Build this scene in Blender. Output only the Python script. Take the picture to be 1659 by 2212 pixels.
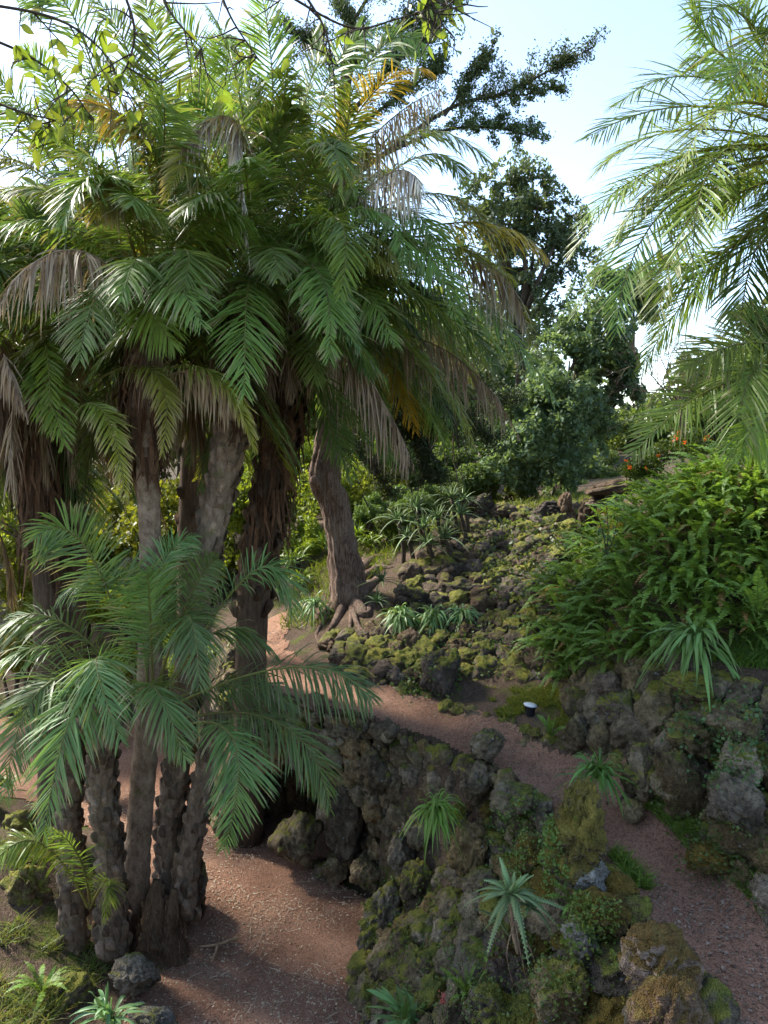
import bpy, bmesh, math, random
import numpy as np
from mathutils import Vector, Matrix, Euler

for _o in list(bpy.data.objects):
    bpy.data.objects.remove(_o)
scene = bpy.context.scene
col = scene.collection
rng = np.random.default_rng(7)
random.seed(7)

# ------------------------------------------------------------------ camera
PITCH = math.radians(-5.5)
FPX = 1639.5                      # focal length in units of a 1659 x 2212 frame
EYE = np.array([0.0, 0.0, 6.0])
cam_d = bpy.data.cameras.new('camera')
cam_d.sensor_fit = 'VERTICAL'
cam_d.angle = 2 * math.atan(1106 / FPX)
cam_d.clip_start = 0.05
cam_d.clip_end = 3000
cam = bpy.data.objects.new('camera', cam_d)
cam.location = EYE
cam.rotation_euler = (math.radians(90) + PITCH, 0, 0)
col.objects.link(cam)
scene.camera = cam

# ------------------------------------------------------------------ light
SUN_AZ, SUN_EL = math.radians(-56), math.radians(43)
sunv = Vector((math.sin(SUN_AZ) * math.cos(SUN_EL), math.cos(SUN_AZ) * math.cos(SUN_EL), math.sin(SUN_EL)))
world = bpy.data.worlds.new('World')
scene.world = world
world.use_nodes = True
wn = world.node_tree
wn.nodes.clear()
sky = wn.nodes.new('ShaderNodeTexSky')
sky.sky_type = 'NISHITA'
sky.sun_disc = False
sky.sun_elevation = SUN_EL
sky.sun_rotation = SUN_AZ
sky.altitude = 300
sky.air_density = 1.0
sky.dust_density = 1.0
sky.ozone_density = 1.0
bg = wn.nodes.new('ShaderNodeBackground')
bg.inputs[1].default_value = 0.116
wo = wn.nodes.new('ShaderNodeOutputWorld')
veil = wn.nodes.new('ShaderNodeHueSaturation')      # thin high haze: a paler blue everywhere
veil.inputs['Saturation'].default_value = 0.97
wn.links.new(sky.outputs[0], veil.inputs['Color'])
wn.links.new(veil.outputs[0], bg.inputs[0])
wn.links.new(bg.outputs[0], wo.inputs[0])
sl = bpy.data.lights.new('sun', 'SUN')
sl.energy = 3.1
sl.angle = math.radians(8.0)
sl.color = (1.0, 0.95, 0.86)
so = bpy.data.objects.new('sun', sl)
so.rotation_euler = sunv.to_track_quat('Z', 'Y').to_euler()
so.location = (0, 0, 30)
col.objects.link(so)
scene.view_settings.view_transform = 'Standard'
scene.view_settings.look = 'None'
scene.view_settings.gamma = 1.0
scene.view_settings.exposure = 2.0
scene.cycles.max_bounces = 5
scene.cycles.diffuse_bounces = 3
scene.cycles.transmission_bounces = 3
scene.cycles.glossy_bounces = 2
scene.cycles.use_denoising = True
scene.cycles.adaptive_threshold = 0.025

# ------------------------------------------------------------------ pixel <-> world helpers
cp_, sp_ = math.cos(PITCH), math.sin(PITCH)
def P(x, y, Y):
    r = (x - 829.5) / FPX; u = (1106 - y) / FPX
    b = cp_ - u * sp_; c = sp_ + u * cp_
    t = Y / b
    return np.array([r * t, Y, 6 + c * t])
def PZ(x, y, z):
    r = (x - 829.5) / FPX; u = (1106 - y) / FPX
    b = cp_ - u * sp_; c = sp_ + u * cp_
    t = (z - 6) / c
    return np.array([r * t, b * t, z])
def proj(p):
    d = np.asarray(p, float) - EYE
    f = d[..., 1] * cp_ + d[..., 2] * sp_
    u = -d[..., 1] * sp_ + d[..., 2] * cp_
    return 829.5 + FPX * d[..., 0] / f, 1106 - FPX * u / f

# ------------------------------------------------------------------ mesh helpers
def norm(v):
    v = np.asarray(v, float)
    return v / (np.linalg.norm(v, axis=-1, keepdims=True) + 1e-9)

class MB:
    """collects vertices, quads, triangles and vertex colours; build() links ONE mesh object"""
    def __init__(s):
        s.v = []; s.q = []; s.t = []; s.c = []; s.n = 0
    def add(s, v, q=None, t=None, c=(0.1, 0.1, 0.1)):
        v = np.asarray(v, float).reshape(-1, 3)
        if q is not None and len(q): s.q.append(np.asarray(q, np.int64).reshape(-1, 4) + s.n)
        if t is not None and len(t): s.t.append(np.asarray(t, np.int64).reshape(-1, 3) + s.n)
        c = np.asarray(c, float)
        if c.ndim == 1: c = np.tile(c, (len(v), 1))
        s.v.append(v); s.c.append(c); s.n += len(v)
    def mesh(s, name, mat, origin=(0, 0, 0), smooth=False):
        V = np.concatenate(s.v) - np.asarray(origin, float)
        C = np.concatenate(s.c)
        q = np.concatenate(s.q) if s.q else np.zeros((0, 4), np.int64)
        t = np.concatenate(s.t) if s.t else np.zeros((0, 3), np.int64)
        me = bpy.data.meshes.new(name)
        me.vertices.add(len(V)); me.vertices.foreach_set('co', V.astype(np.float32).ravel())
        loops = np.concatenate([q.ravel(), t.ravel()]).astype(np.int32)
        me.loops.add(len(loops)); me.loops.foreach_set('vertex_index', loops)
        np_ = len(q) + len(t)
        me.polygons.add(np_)
        st = np.concatenate([np.arange(len(q)) * 4, len(q) * 4 + np.arange(len(t)) * 3]).astype(np.int32)
        me.polygons.foreach_set('loop_start', st)
        me.update(calc_edges=True)
        me.validate()
        if smooth and len(me.polygons): me.polygons.foreach_set('use_smooth', np.ones(len(me.polygons), bool))
        if len(me.vertices) == len(C):
            a = me.color_attributes.new('Col', 'FLOAT_COLOR', 'POINT')
            a.data.foreach_set('color', np.concatenate([C, np.ones((len(C), 1))], 1).astype(np.float32).ravel())
        me.materials.append(mat)
        return me
    def build(s, name, mat, parent=None, smooth=False, origin=None):
        if parent is not None: org = ORG[parent]
        else: org = np.zeros(3) if origin is None else np.asarray(origin, float)
        me = s.mesh(name, mat, org, smooth)
        o = bpy.data.objects.new(name, me); col.objects.link(o)
        if parent is not None:
            o.parent = parent; ORG[o] = org
        else:
            o.location = org; ORG[o] = org
        return o

ORG = {}
def empty(name, loc):
    o = bpy.data.objects.new(name, None); o.location = loc; o.empty_display_size = 0.2
    col.objects.link(o); ORG[o] = np.asarray(loc, float)
    return o
def tag(o, label=None, cat=None, group=None, kind=None):
    if label: o['label'] = label
    if cat: o['category'] = cat
    if group: o['group'] = group
    if kind: o['kind'] = kind
    return o
def inst(name, me, loc, rot, scale, parent=None):
    """object sharing a mesh; loc in world space, parent has only translation"""
    o = bpy.data.objects.new(name, me)
    if parent is not None:
        o.parent = parent; loc = np.asarray(loc) - ORG[parent]
    o.location = loc
    if isinstance(rot, Matrix): o.rotation_euler = rot.to_euler()
    else: o.rotation_euler = rot
    o.scale = (scale, scale, scale) if np.isscalar(scale) else scale
    col.objects.link(o)
    return o
def frame(n, up=(0, 0, 1), roll=0.0):
    """rotation with local -Y... local Z along up-ish, local Y into the surface (-n)"""
    n = Vector(n).normalized(); y = -n
    x = y.cross(Vector(up))
    if x.length < 1e-3: x = Vector((1, 0, 0))
    x.normalize(); z = x.cross(y)
    m = Matrix((x, y, z)).transposed()
    return m @ Matrix.Rotation(roll, 3, 'Y')

# value noise ---------------------------------------------------------------
def _h(ix, iy, iz, seed):
    n = (ix.astype(np.int64) * 374761393 + iy.astype(np.int64) * 668265263 + iz.astype(np.int64) * 2147483647 + seed * 974711) & 0xffffffff
    n = ((n ^ (n >> 13)) * 1274126177) & 0xffffffff
    n = n ^ (n >> 16)
    n = (n * 2246822519) & 0xffffffff
    return ((n ^ (n >> 15)) & 0xffffff) / float(0xffffff)
def vnoise(p, seed=0):
    p = np.asarray(p, float); i = np.floor(p).astype(np.int64); f = p - i; f = f * f * (3 - 2 * f)
    r = 0
    for dx in (0, 1):
        for dy in (0, 1):
            for dz in (0, 1):
                w = (f[..., 0] if dx else 1 - f[..., 0]) * (f[..., 1] if dy else 1 - f[..., 1]) * (f[..., 2] if dz else 1 - f[..., 2])
                r = r + w * _h(i[..., 0] + dx, i[..., 1] + dy, i[..., 2] + dz, seed)
    return r
def fbm(p, seed=0, o=4):
    a = 0.5; r = 0; p = np.asarray(p, float)
    for k in range(o):
        r = r + a * (vnoise(p, seed + k * 17) - 0.5); p = p * 2.03; a *= 0.5
    return r

# ------------------------------------------------------------------ materials
def mat(name):
    m = bpy.data.materials.new(name); m.use_nodes = True
    nt = m.node_tree; nt.nodes.clear()
    out = nt.nodes.new('ShaderNodeOutputMaterial')
    return m, nt, out
def N(nt, typ, **kw):
    n = nt.nodes.new(typ)
    for k, v in kw.items():
        if k == 'inp':
            for i, x in v.items(): n.inputs[i].default_value = x
        else: setattr(n, k, v)
    return n
def L(nt, a, b): nt.links.new(a, b)
def noise(nt, vec, scale, detail=4, rough=0.6):
    n = N(nt, 'ShaderNodeTexNoise'); n.inputs['Scale'].default_value = scale
    n.inputs['Detail'].default_value = detail; n.inputs['Roughness'].default_value = rough
    L(nt, vec, n.inputs['Vector']); return n.outputs[0]
def ramp(nt, fac, stops, interp='LINEAR'):
    r = N(nt, 'ShaderNodeValToRGB'); r.color_ramp.interpolation = interp
    e = r.color_ramp.elements
    while len(e) < len(stops): e.new(0.5)
    for k, (p, c) in enumerate(stops):
        e[k].position = p; e[k].color = (*c, 1) if len(c) == 3 else c
    L(nt, fac, r.inputs[0]); return r.outputs[0]
def g(v): return (v, v, v)
def mixc(nt, fac, a, b, mode='MIX'):
    m = N(nt, 'ShaderNodeMix', data_type='RGBA', blend_type=mode)
    if hasattr(fac, 'links'): L(nt, fac, m.inputs[0])
    else: m.inputs[0].default_value = fac
    for s, x in ((6, a), (7, b)):
        if hasattr(x, 'links'): L(nt, x, m.inputs[s])
        else: m.inputs[s].default_value = (*x, 1)
    return m.outputs[2]
def math_(nt, op, a, b=None, clamp=False):
    m = N(nt, 'ShaderNodeMath', operation=op); m.use_clamp = clamp
    for s, x in ((0, a), (1, b)):
        if x is None: continue
        if hasattr(x, 'links'): L(nt, x, m.inputs[s])
        else: m.inputs[s].default_value = x
    return m.outputs[0]
def bump(nt, h, strength, dist):
    b = N(nt, 'ShaderNodeBump'); b.inputs['Strength'].default_value = strength; b.inputs['Distance'].default_value = dist
    L(nt, h, b.inputs['Height']); return b.outputs[0]
def bsdf(nt, out, colr, rough=0.9, normal=None, spec=0.3):
    p = N(nt, 'ShaderNodeBsdfPrincipled')
    if hasattr(colr, 'links'): L(nt, colr, p.inputs['Base Color'])
    else: p.inputs['Base Color'].default_value = (*colr, 1)
    if hasattr(rough, 'links'): L(nt, rough, p.inputs['Roughness'])
    else: p.inputs['Roughness'].default_value = rough
    p.inputs['Specular IOR Level'].default_value = spec
    if normal is not None: L(nt, normal, p.inputs['Normal'])
    L(nt, p.outputs[0], out.inputs[0]); return p

def leaf_material(name, trans=0.35, rough=0.38, spec=0.45, sat=1.0):
    m, nt, out = mat(name)
    a = N(nt, 'ShaderNodeVertexColor', layer_name='Col')
    oi = N(nt, 'ShaderNodeObjectInfo')
    geo = N(nt, 'ShaderNodeNewGeometry')
    nz = noise(nt, geo.outputs['Position'], 3.0, 3)
    v = math_(nt, 'MULTIPLY_ADD', oi.outputs['Random'], 0.5); v.node.inputs[2].default_value = 0.55
    v2 = math_(nt, 'ADD', v, math_(nt, 'MULTIPLY', nz, 0.4))
    hs = N(nt, 'ShaderNodeHueSaturation'); hs.inputs['Saturation'].default_value = sat
    L(nt, v2, hs.inputs['Value']); L(nt, a.outputs[0], hs.inputs['Color'])
    hue = math_(nt, 'MULTIPLY_ADD', oi.outputs['Random'], 0.03); hue.node.inputs[2].default_value = 0.485
    L(nt, hue, hs.inputs['Hue'])
    p = N(nt, 'ShaderNodeBsdfPrincipled')
    L(nt, hs.outputs[0], p.inputs['Base Color']); p.inputs['Roughness'].default_value = rough
    p.inputs['Specular IOR Level'].default_value = spec
    t = N(nt, 'ShaderNodeBsdfTranslucent')
    tc = mixc(nt, 1.0, hs.outputs[0], (1.6, 1.5, 0.75), 'MULTIPLY')
    L(nt, tc, t.inputs[0])
    mx = N(nt, 'ShaderNodeMixShader'); mx.inputs[0].default_value = trans
    L(nt, p.outputs[0], mx.inputs[1]); L(nt, t.outputs[0], mx.inputs[2])
    L(nt, mx.outputs[0], out.inputs[0])
    return m

def rock_material(name, moss=0.5, base=((0.045, 0.034, 0.020), (0.170, 0.130, 0.080), (0.33, 0.262, 0.172)), lichen=0.4,
                  moss_col=((0.06, 0.070, 0.016), (0.165, 0.170, 0.028), (0.28, 0.24, 0.04))):
    m, nt, out = mat(name)
    geo = N(nt, 'ShaderNodeNewGeometry'); pos = geo.outputs['Position']
    oi = N(nt, 'ShaderNodeObjectInfo')
    off = N(nt, 'ShaderNodeVectorMath', operation='MULTIPLY_ADD')
    cmb = N(nt, 'ShaderNodeCombineXYZ')
    for k in range(3): L(nt, oi.outputs['Random'], cmb.inputs[k])
    L(nt, cmb.outputs[0], off.inputs[0]); off.inputs[1].default_value = (37, 53, 71); L(nt, pos, off.inputs[2])
    v = off.outputs[0]
    n1 = noise(nt, v, 3.5, 3, 0.65); n2 = noise(nt, v, 22, 3, 0.75); n3 = noise(nt, v, 90, 1, 0.7)
    f = math_(nt, 'ADD', math_(nt, 'MULTIPLY', n1, 0.6), math_(nt, 'MULTIPLY', n2, 0.4))
    c = ramp(nt, f, [(0.37, base[0]), (0.5, base[1]), (0.64, base[2])])
    hs = N(nt, 'ShaderNodeHueSaturation')
    L(nt, math_(nt, 'MULTIPLY_ADD', oi.outputs['Random'], 0.7), hs.inputs['Value']); hs.inputs['Value'].links[0].from_node.inputs[2].default_value = 0.65
    L(nt, math_(nt, 'MULTIPLY_ADD', math_(nt, 'FRACT', math_(nt, 'MULTIPLY', oi.outputs['Random'], 7.3)), 0.55), hs.inputs['Saturation'])
    hs.inputs['Saturation'].links[0].from_node.inputs[2].default_value = 0.8
    L(nt, c, hs.inputs['Color']); c = hs.outputs[0]
    # pale lichen spots
    vo = N(nt, 'ShaderNodeTexVoronoi'); vo.inputs['Scale'].default_value = 14; L(nt, v, vo.inputs['Vector'])
    ls = math_(nt, 'MULTIPLY', math_(nt, 'LESS_THAN', math_(nt, 'ADD', vo.outputs['Distance'], math_(nt, 'MULTIPLY', n2, 0.5)), 0.42), math_(nt, 'GREATER_THAN', noise(nt, v, 2.3, 1), 0.66 - 0.14 * lichen))
    c = mixc(nt, math_(nt, 'MULTIPLY', ls, 0.75), c, (0.30, 0.31, 0.30))
    # moss: grows on the upward faces and in patches
    sx = N(nt, 'ShaderNodeSeparateXYZ'); L(nt, geo.outputs['Normal'], sx.inputs[0])
    mm = math_(nt, 'ADD', math_(nt, 'MULTIPLY', sx.outputs[2], 0.42), math_(nt, 'MULTIPLY', noise(nt, v, 2.6, 3, 0.7), 1.25))
    r2 = math_(nt, 'MULTIPLY', math_(nt, 'FRACT', math_(nt, 'MULTIPLY', oi.outputs['Random'], 13.7)), 0.3)
    mm = math_(nt, 'ADD', math_(nt, 'ADD', mm, r2), math_(nt, 'MULTIPLY', n2, 0.25))
    th = 1.42 - 0.62 * moss
    mr = N(nt, 'ShaderNodeMapRange'); L(nt, mm, mr.inputs[0]); mr.inputs[1].default_value = th - 0.09; mr.inputs[2].default_value = th + 0.1
    mf = mr.outputs[0]
    mcn = math_(nt, 'ADD', math_(nt, 'MULTIPLY', noise(nt, v, 5, 1), 0.6), math_(nt, 'MULTIPLY', n3, 0.45))
    mc = ramp(nt, mcn, [(0.36, moss_col[0]), (0.52, moss_col[1]), (0.68, moss_col[2])])
    c = mixc(nt, mf, c, mc)
    ro = N(nt, 'ShaderNodeMapRange'); L(nt, n2, ro.inputs[0]); ro.inputs[3].default_value = 0.65; ro.inputs[4].default_value = 0.98
    vp = N(nt, 'ShaderNodeTexVoronoi'); vp.inputs['Scale'].default_value = 45; L(nt, v, vp.inputs['Vector'])
    h = math_(nt, 'ADD', math_(nt, 'MULTIPLY', n2, 1.2), math_(nt, 'ADD', math_(nt, 'MULTIPLY', n3, 0.5), math_(nt, 'MULTIPLY', math_(nt, 'MINIMUM', vp.outputs['Distance'], 0.4), 0.9)))
    bsdf(nt, out, c, ro.outputs[0], bump(nt, h, 1.0, 0.05), 0.2)
    return m

def ground_material(name, stops, scale=6, speck=(0.3, 0.24, 0.17), speck_amt=0.5, bumpd=0.03, green=0.0):
    m, nt, out = mat(name)
    geo = N(nt, 'ShaderNodeNewGeometry'); v = geo.outputs['Position']
    n1 = noise(nt, v, 1.1, 3, 0.6); n2 = noise(nt, v, scale * 4, 3, 0.75); n3 = noise(nt, v, 75, 1, 0.8)
    f = math_(nt, 'ADD', math_(nt, 'MULTIPLY', n1, 0.45), math_(nt, 'ADD', math_(nt, 'MULTIPLY', n2, 0.35), math_(nt, 'MULTIPLY', n3, 0.25)))
    c = ramp(nt, f, stops)
    vo = N(nt, 'ShaderNodeTexVoronoi'); vo.inputs['Scale'].default_value = 85; L(nt, v, vo.inputs['Vector'])
    s = N(nt, 'ShaderNodeSeparateColor'); L(nt, vo.outputs['Color'], s.inputs[0])
    sp = math_(nt, 'MULTIPLY', math_(nt, 'GREATER_THAN', s.outputs[0], 1 - 0.16 * speck_amt), math_(nt, 'LESS_THAN', vo.outputs['Distance'], 0.38))
    c = mixc(nt, math_(nt, 'MULTIPLY', sp, 0.8), c, speck)
    dk = math_(nt, 'GREATER_THAN', s.outputs[1], 0.8)
    c = mixc(nt, math_(nt, 'MULTIPLY', dk, 0.45), c, (0.02, 0.012, 0.01))
    if green:
        gm = N(nt, 'ShaderNodeMapRange'); L(nt, noise(nt, v, 1.7, 6, 0.7), gm.inputs[0]); gm.inputs[1].default_value = 0.62 - 0.2 * green; gm.inputs[2].default_value = 0.72 - 0.2 * green
        c = mixc(nt, gm.outputs[0], c, ramp(nt, n2, [(0.35, (0.025, 0.035, 0.008)), (0.65, (0.10, 0.11, 0.02))]))
    h = math_(nt, 'ADD', n2, math_(nt, 'MULTIPLY', vo.outputs['Distance'], 0.5))
    bsdf(nt, out, c, 0.95, bump(nt, h, 0.9, bumpd), 0.15)
    return m

def bark_material(name, stops, vscale=(7, 7, 1.2), bumpd=0.03, moss=0.0, rings=0):
    m, nt, out = mat(name)
    geo = N(nt, 'ShaderNodeNewGeometry')
    mp = N(nt, 'ShaderNodeMapping'); L(nt, geo.outputs['Position'], mp.inputs[0]); mp.inputs['Scale'].default_value = vscale
    n1 = noise(nt, mp.outputs[0], 1.6, 6, 0.7); n2 = noise(nt, mp.outputs[0], 7, 4, 0.7); n0 = noise(nt, geo.outputs['Position'], 2.2, 4)
    f = math_(nt, 'ADD', math_(nt, 'MULTIPLY', n1, 0.5), math_(nt, 'ADD', math_(nt, 'MULTIPLY', n2, 0.3), math_(nt, 'MULTIPLY', n0, 0.25)))
    c = ramp(nt, f, stops)
    a = N(nt, 'ShaderNodeVertexColor', layer_name='Col')
    c = mixc(nt, 1.0, c, a.outputs[0], 'MULTIPLY')
    if moss:
        mr = N(nt, 'ShaderNodeMapRange'); L(nt, noise(nt, geo.outputs['Position'], 4.0, 5, 0.7), mr.inputs[0]); mr.inputs[1].default_value = 0.6 - 0.1 * moss; mr.inputs[2].default_value = 0.7
        c = mixc(nt, math_(nt, 'MULTIPLY', mr.outputs[0], 0.7), c, (0.10, 0.10, 0.03))
    h = math_(nt, 'ADD', n1, math_(nt, 'MULTIPLY', n2, 0.6))
    bsdf(nt, out, c, 0.9, bump(nt, h, 1.0, bumpd), 0.2)
    return m

M = {}
M['leaf'] = leaf_material('palm_leaf', 0.36, 0.44, 0.32)
M['soft'] = leaf_material('soft_leaf', 0.42, 0.5, 0.35)
M['strap'] = leaf_material('strap_leaf', 0.28, 0.45, 0.35)
M['dry'] = leaf_material('dry_leaf', 0.22, 0.7, 0.2, 0.9)
M['conifer'] = leaf_material('conifer_leaf', 0.2, 0.6, 0.2)
M['rock'] = rock_material('volcanic_rock', 0.28)
M['rock_dry'] = rock_material('volcanic_rock_dry', 0.05)
M['rock_mossy'] = rock_material('volcanic_rock_mossy', 0.5)
M['rock_cap'] = rock_material('volcanic_rock_moss_cap', 0.9, moss_col=((0.055, 0.036, 0.010), (0.14, 0.10, 0.018), (0.21, 0.13, 0.022)))
M['rock_boulder'] = rock_material('moss_coated_rock', 1.15, moss_col=((0.075, 0.058, 0.018), (0.18, 0.145, 0.030), (0.27, 0.21, 0.045)))
M['rock_hill'] = rock_material('brown_hill_rock', 0.22, ((0.035, 0.025, 0.018), (0.105, 0.076, 0.054), (0.20, 0.15, 0.11)), 0.2)
M['rock_hill_mossy'] = rock_material('brown_hill_rock_mossy', 0.5, ((0.035, 0.027, 0.019), (0.10, 0.078, 0.055), (0.19, 0.15, 0.11)), 0.2)
M['rock_brown'] = rock_material('scoria_rock', 0.6, ((0.09, 0.060, 0.045), (0.23, 0.16, 0.115), (0.35, 0.26, 0.19)), 0.5,
                                ((0.07, 0.042, 0.014), (0.15, 0.09, 0.025), (0.17, 0.14, 0.04)))
M['rock_grey'] = rock_material('grey_rock', 0.35, ((0.08, 0.070, 0.055), (0.20, 0.18, 0.145), (0.34, 0.315, 0.265)), 1.0)
M['dirt'] = ground_material('red_dirt', [(0.36, (0.135, 0.070, 0.043)), (0.52, (0.29, 0.155, 0.098)), (0.68, (0.42, 0.25, 0.165))], speck_amt=0.6)
M['soil'] = ground_material('soil', [(0.36, (0.035, 0.023, 0.015)), (0.52, (0.095, 0.063, 0.042)), (0.68, (0.18, 0.125, 0.085))], green=0.55)
M['bark'] = bark_material('cedar_bark', [(0.41, (0.03, 0.018, 0.012)), (0.5, (0.16, 0.10, 0.07)), (0.60, (0.36, 0.26, 0.195))], (26, 26, 1.0), 0.06)
M['dark_bark'] = bark_material('dark_bark', [(0.35, (0.02, 0.015, 0.011)), (0.5, (0.06, 0.045, 0.033)), (0.66, (0.12, 0.09, 0.065))], (8, 8, 2))
M['palm_bark'] = bark_material('palm_bark', [(0.37, (0.06, 0.042, 0.028)), (0.5, (0.20, 0.148, 0.102)), (0.64, (0.36, 0.28, 0.205))], (9, 9, 5), 0.02, 0.25)
M['fibre'] = bark_material('palm_fibre', [(0.35, (0.045, 0.03, 0.02)), (0.5, (0.12, 0.085, 0.058)), (0.66, (0.24, 0.18, 0.125))], (22, 22, 2.0), 0.03)
m_, nt_, out_ = mat('dark_metal'); bsdf(nt_, out_, (0.015, 0.016, 0.018), 0.45); M['metal'] = m_
m_, nt_, out_ = mat('pale_lens'); bsdf(nt_, out_, (0.62, 0.66, 0.68), 0.15, None, 0.6); M['lens'] = m_

# ------------------------------------------------------------------ terrain
FOOT = np.array([(0.5, 4.0, 0.9), (0.2, 5.0, 0.6), (-0.1, 6.3, 0.15), (-0.24, 7.28, 0), (-0.3, 7.9, 0), (-0.05, 8.6, 0), (0.0, 9.1, 0), (-0.2, 9.4, 0), (-0.6, 9.75, 0),
                 (-1.2, 10.25, 0), (-1.85, 10.7, 0), (-2.5, 11.1, 0), (-3.0, 12, 0), (-3.4, 13.5, .05), (-4.5, 15.5, .1), (-8, 18, .3), (-16, 24, .5)])
TOP = np.array([(2.5, 3.8, 2.0), (2.3, 4.7, 2.05), (2.05, 5.6, 2.15), (1.95, 6.4, 2.25), (1.85, 7.1, 2.3), (1.55, 7.7, 2.25), (1.1, 8.45, 2.22), (0.6, 9.0, 2.22), (-0.15, 9.6, 2.25),
                (-0.95, 10.05, 2.28), (-1.65, 10.55, 2.3), (-2.3, 11.2, 2.35), (-2.6, 12.2, 2.5), (-2.9, 13.6, 2.6), (-3.8, 16, 2.5), (-7, 19, 2.0), (-15, 25.5, 1.6)])
UP = [(2.28, 4.9, 2), (2.9, 4.4, 1.98), (3.0, 5.3, 2), (2.07, 5.61, 2.05), (3.1, 5.9, 2.05), (2.02, 6.4, 2.1), (2.8, 6.7, 2.1), (2.0, 7.1, 2.15), (2.4, 7.6, 2.15), (1.74, 7.6, 2.2), (2.05, 8.3, 2.2),
      (1.36, 8.6, 2.25), (1.68, 8.85, 2.27), (0.96, 8.9, 2.3), (0.79, 9.57, 2.32), (0.42, 9.5, 2.35), (0.13, 9.9, 2.37), (-0.18, 9.72, 2.4), (-0.6, 10.5, 2.4), (-0.82, 10.1, 2.4), (-1.5, 10.65, 2.4),
      (-1.5, 11.2, 2.42), (-2.1, 12.4, 2.5), (-1.7, 12.8, 2.5), (-2.3, 14.5, 2.6), (0.0, 10.7, 2.5), (0.86, 10.6, 2.6), (1.2, 9.5, 2.5), (1.9, 9.3, 2.55), (1.6, 10.1, 2.6), (2.3, 9.2, 2.6), (2.5, 9.7, 2.9), (0.15, 11.6, 2.75),
      (0.15, 12.1, 3.0), (1.5, 12.1, 3.05), (-0.64, 13, 3.2), (-1.2, 12.3, 2.7), (0.5, 13.5, 3.5), (1.47, 14, 3.84), (2.16, 16, 4.45), (4.05, 15, 4.4), (3.3, 14.5, 4.2), (-1.94, 15, 3.15), (-3, 17, 2.6), (2.4, 12, 3.35), (3.2, 12, 3.9),
      (2.3, 10.6, 3.15), (2.9, 10.6, 4.0), (3.27, 7.8, 3.5), (3.85, 7.4, 3.45), (2.95, 8.5, 3.3), (2.6, 9.2, 2.95), (4.8, 6.2, 3.3), (5.5, 7.2, 3.6), (3.9, 8.1, 3.65), (4.8, 7.9, 3.7), (3.0, 9.2, 3.9), (3.4, 9.4, 4.6), (4.3, 9.0, 4.6), (4.6, 9.6, 5.4), (5.6, 9.2, 5.5),
      (6.5, 9.6, 5.7), (4.2, 10.6, 5.2), (5.5, 11, 5.6), (3.6, 11.4, 4.7), (8, 11, 5.8), (8, 7, 4.4), (7, 5, 3), (4.5, 4, 2), (5, 13, 4.9), (7, 15, 5.2), (3, 18, 4.4), (0, 19, 3.8), (-3, 22, 3.0), (6, 22, 4.6), (12, 18, 5.4), (12, 30, 5), (0, 32, 4),
      (-10, 32, 2), (30, 20, 6), (30, 50, 6), (0, 60, 5), (-30, 60, 3), (6, 0, 1.5), (12, 0, 1.5)]
LOW = [(-1, 7, 0), (-1, 9, 0), (-2, 8, 0), (-2, 10, 0), (-1, 11, 0), (-3, 11, 0), (-3, 13, 0), (-6, 13.5, 0), (-8, 14, 0.05), (-4.5, 12, 0), (-2.9, 8.4, 0.05), (-3.0, 7.4, 0.12), (-3.8, 8.0, 0.4), (-4.4, 9.0, 0.75), (-5.6, 9.6, 0.9), (-4.2, 10, 0.25), (-5.6, 11, 0.15),
       (-5, 7, 0.7), (-3.6, 6.5, 0.45), (-2.4, 6.3, 0.15), (-7, 9, 1.0), (-9, 17, 0.5), (-12, 14, .6), (-14, 22, .8), (-8, 4, 1), (-20, 10, 1), (-40, 40, 2), (-1, 4, .3), (-40, 0, 2), (-10, -20, 2), (0, -10, 2)]
def rbf(pts):
    p = np.array(pts, float); n = len(p)
    r = np.hypot(p[:, None, 0] - p[None, :, 0], p[:, None, 1] - p[None, :, 1])
    A = np.zeros((n + 1, n + 1)); A[:n, :n] = -r; A[:n, n] = 1; A[n, :n] = 1
    w = np.linalg.solve(A, np.append(p[:, 2], 0))
    def f(x, y):
        s = w[n]
        for k in range(n): s = s - w[k] * np.hypot(x - p[k, 0], y - p[k, 1])
        return s
    return f
z_up, z_low = rbf(UP), rbf(LOW)
def in_poly(x, y, poly):
    x = np.asarray(x, float); y = np.asarray(y, float)
    r = np.zeros(np.broadcast(x, y).shape, bool); n = len(poly)
    for i in range(n):
        x0, y0 = poly[i][:2]; x1, y1 = poly[(i + 1) % n][:2]
        if y0 == y1: continue
        c = ((y0 > y) != (y1 > y)) & (x < (x1 - x0) * (y - y0) / (y1 - y0) + x0)
        r ^= c
    return r
def pl_dist(x, y, pl):
    d = np.full(np.broadcast(x, y).shape, 1e9)
    for i in range(len(pl) - 1):
        ax, ay = pl[i][:2]; bx, by = pl[i + 1][:2]; ux, uy = bx - ax, by - ay
        t = np.clip(((x - ax) * ux + (y - ay) * uy) / (ux * ux + uy * uy), 0, 1)
        d = np.minimum(d, np.hypot(x - ax - t * ux, y - ay - t * uy))
    return d
LOWPOLY = [tuple(p[:2]) for p in FOOT] + [(-200, 150), (-200, -100), (0.8, -100), (0.6, 0)]
BETPOLY = [tuple(p[:2]) for p in FOOT] + [tuple(p[:2]) for p in TOP[::-1]]
POCKET = [(-2.2, 11.0), (-2.15, 10.2), (-1.35, 9.65), (-0.7, 9.15), (-0.2, 8.95), (0.12, 9.8), (-0.2, 10.7), (-0.9, 11.5), (-1.7, 11.9), (-2.1, 11.6)]
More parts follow.
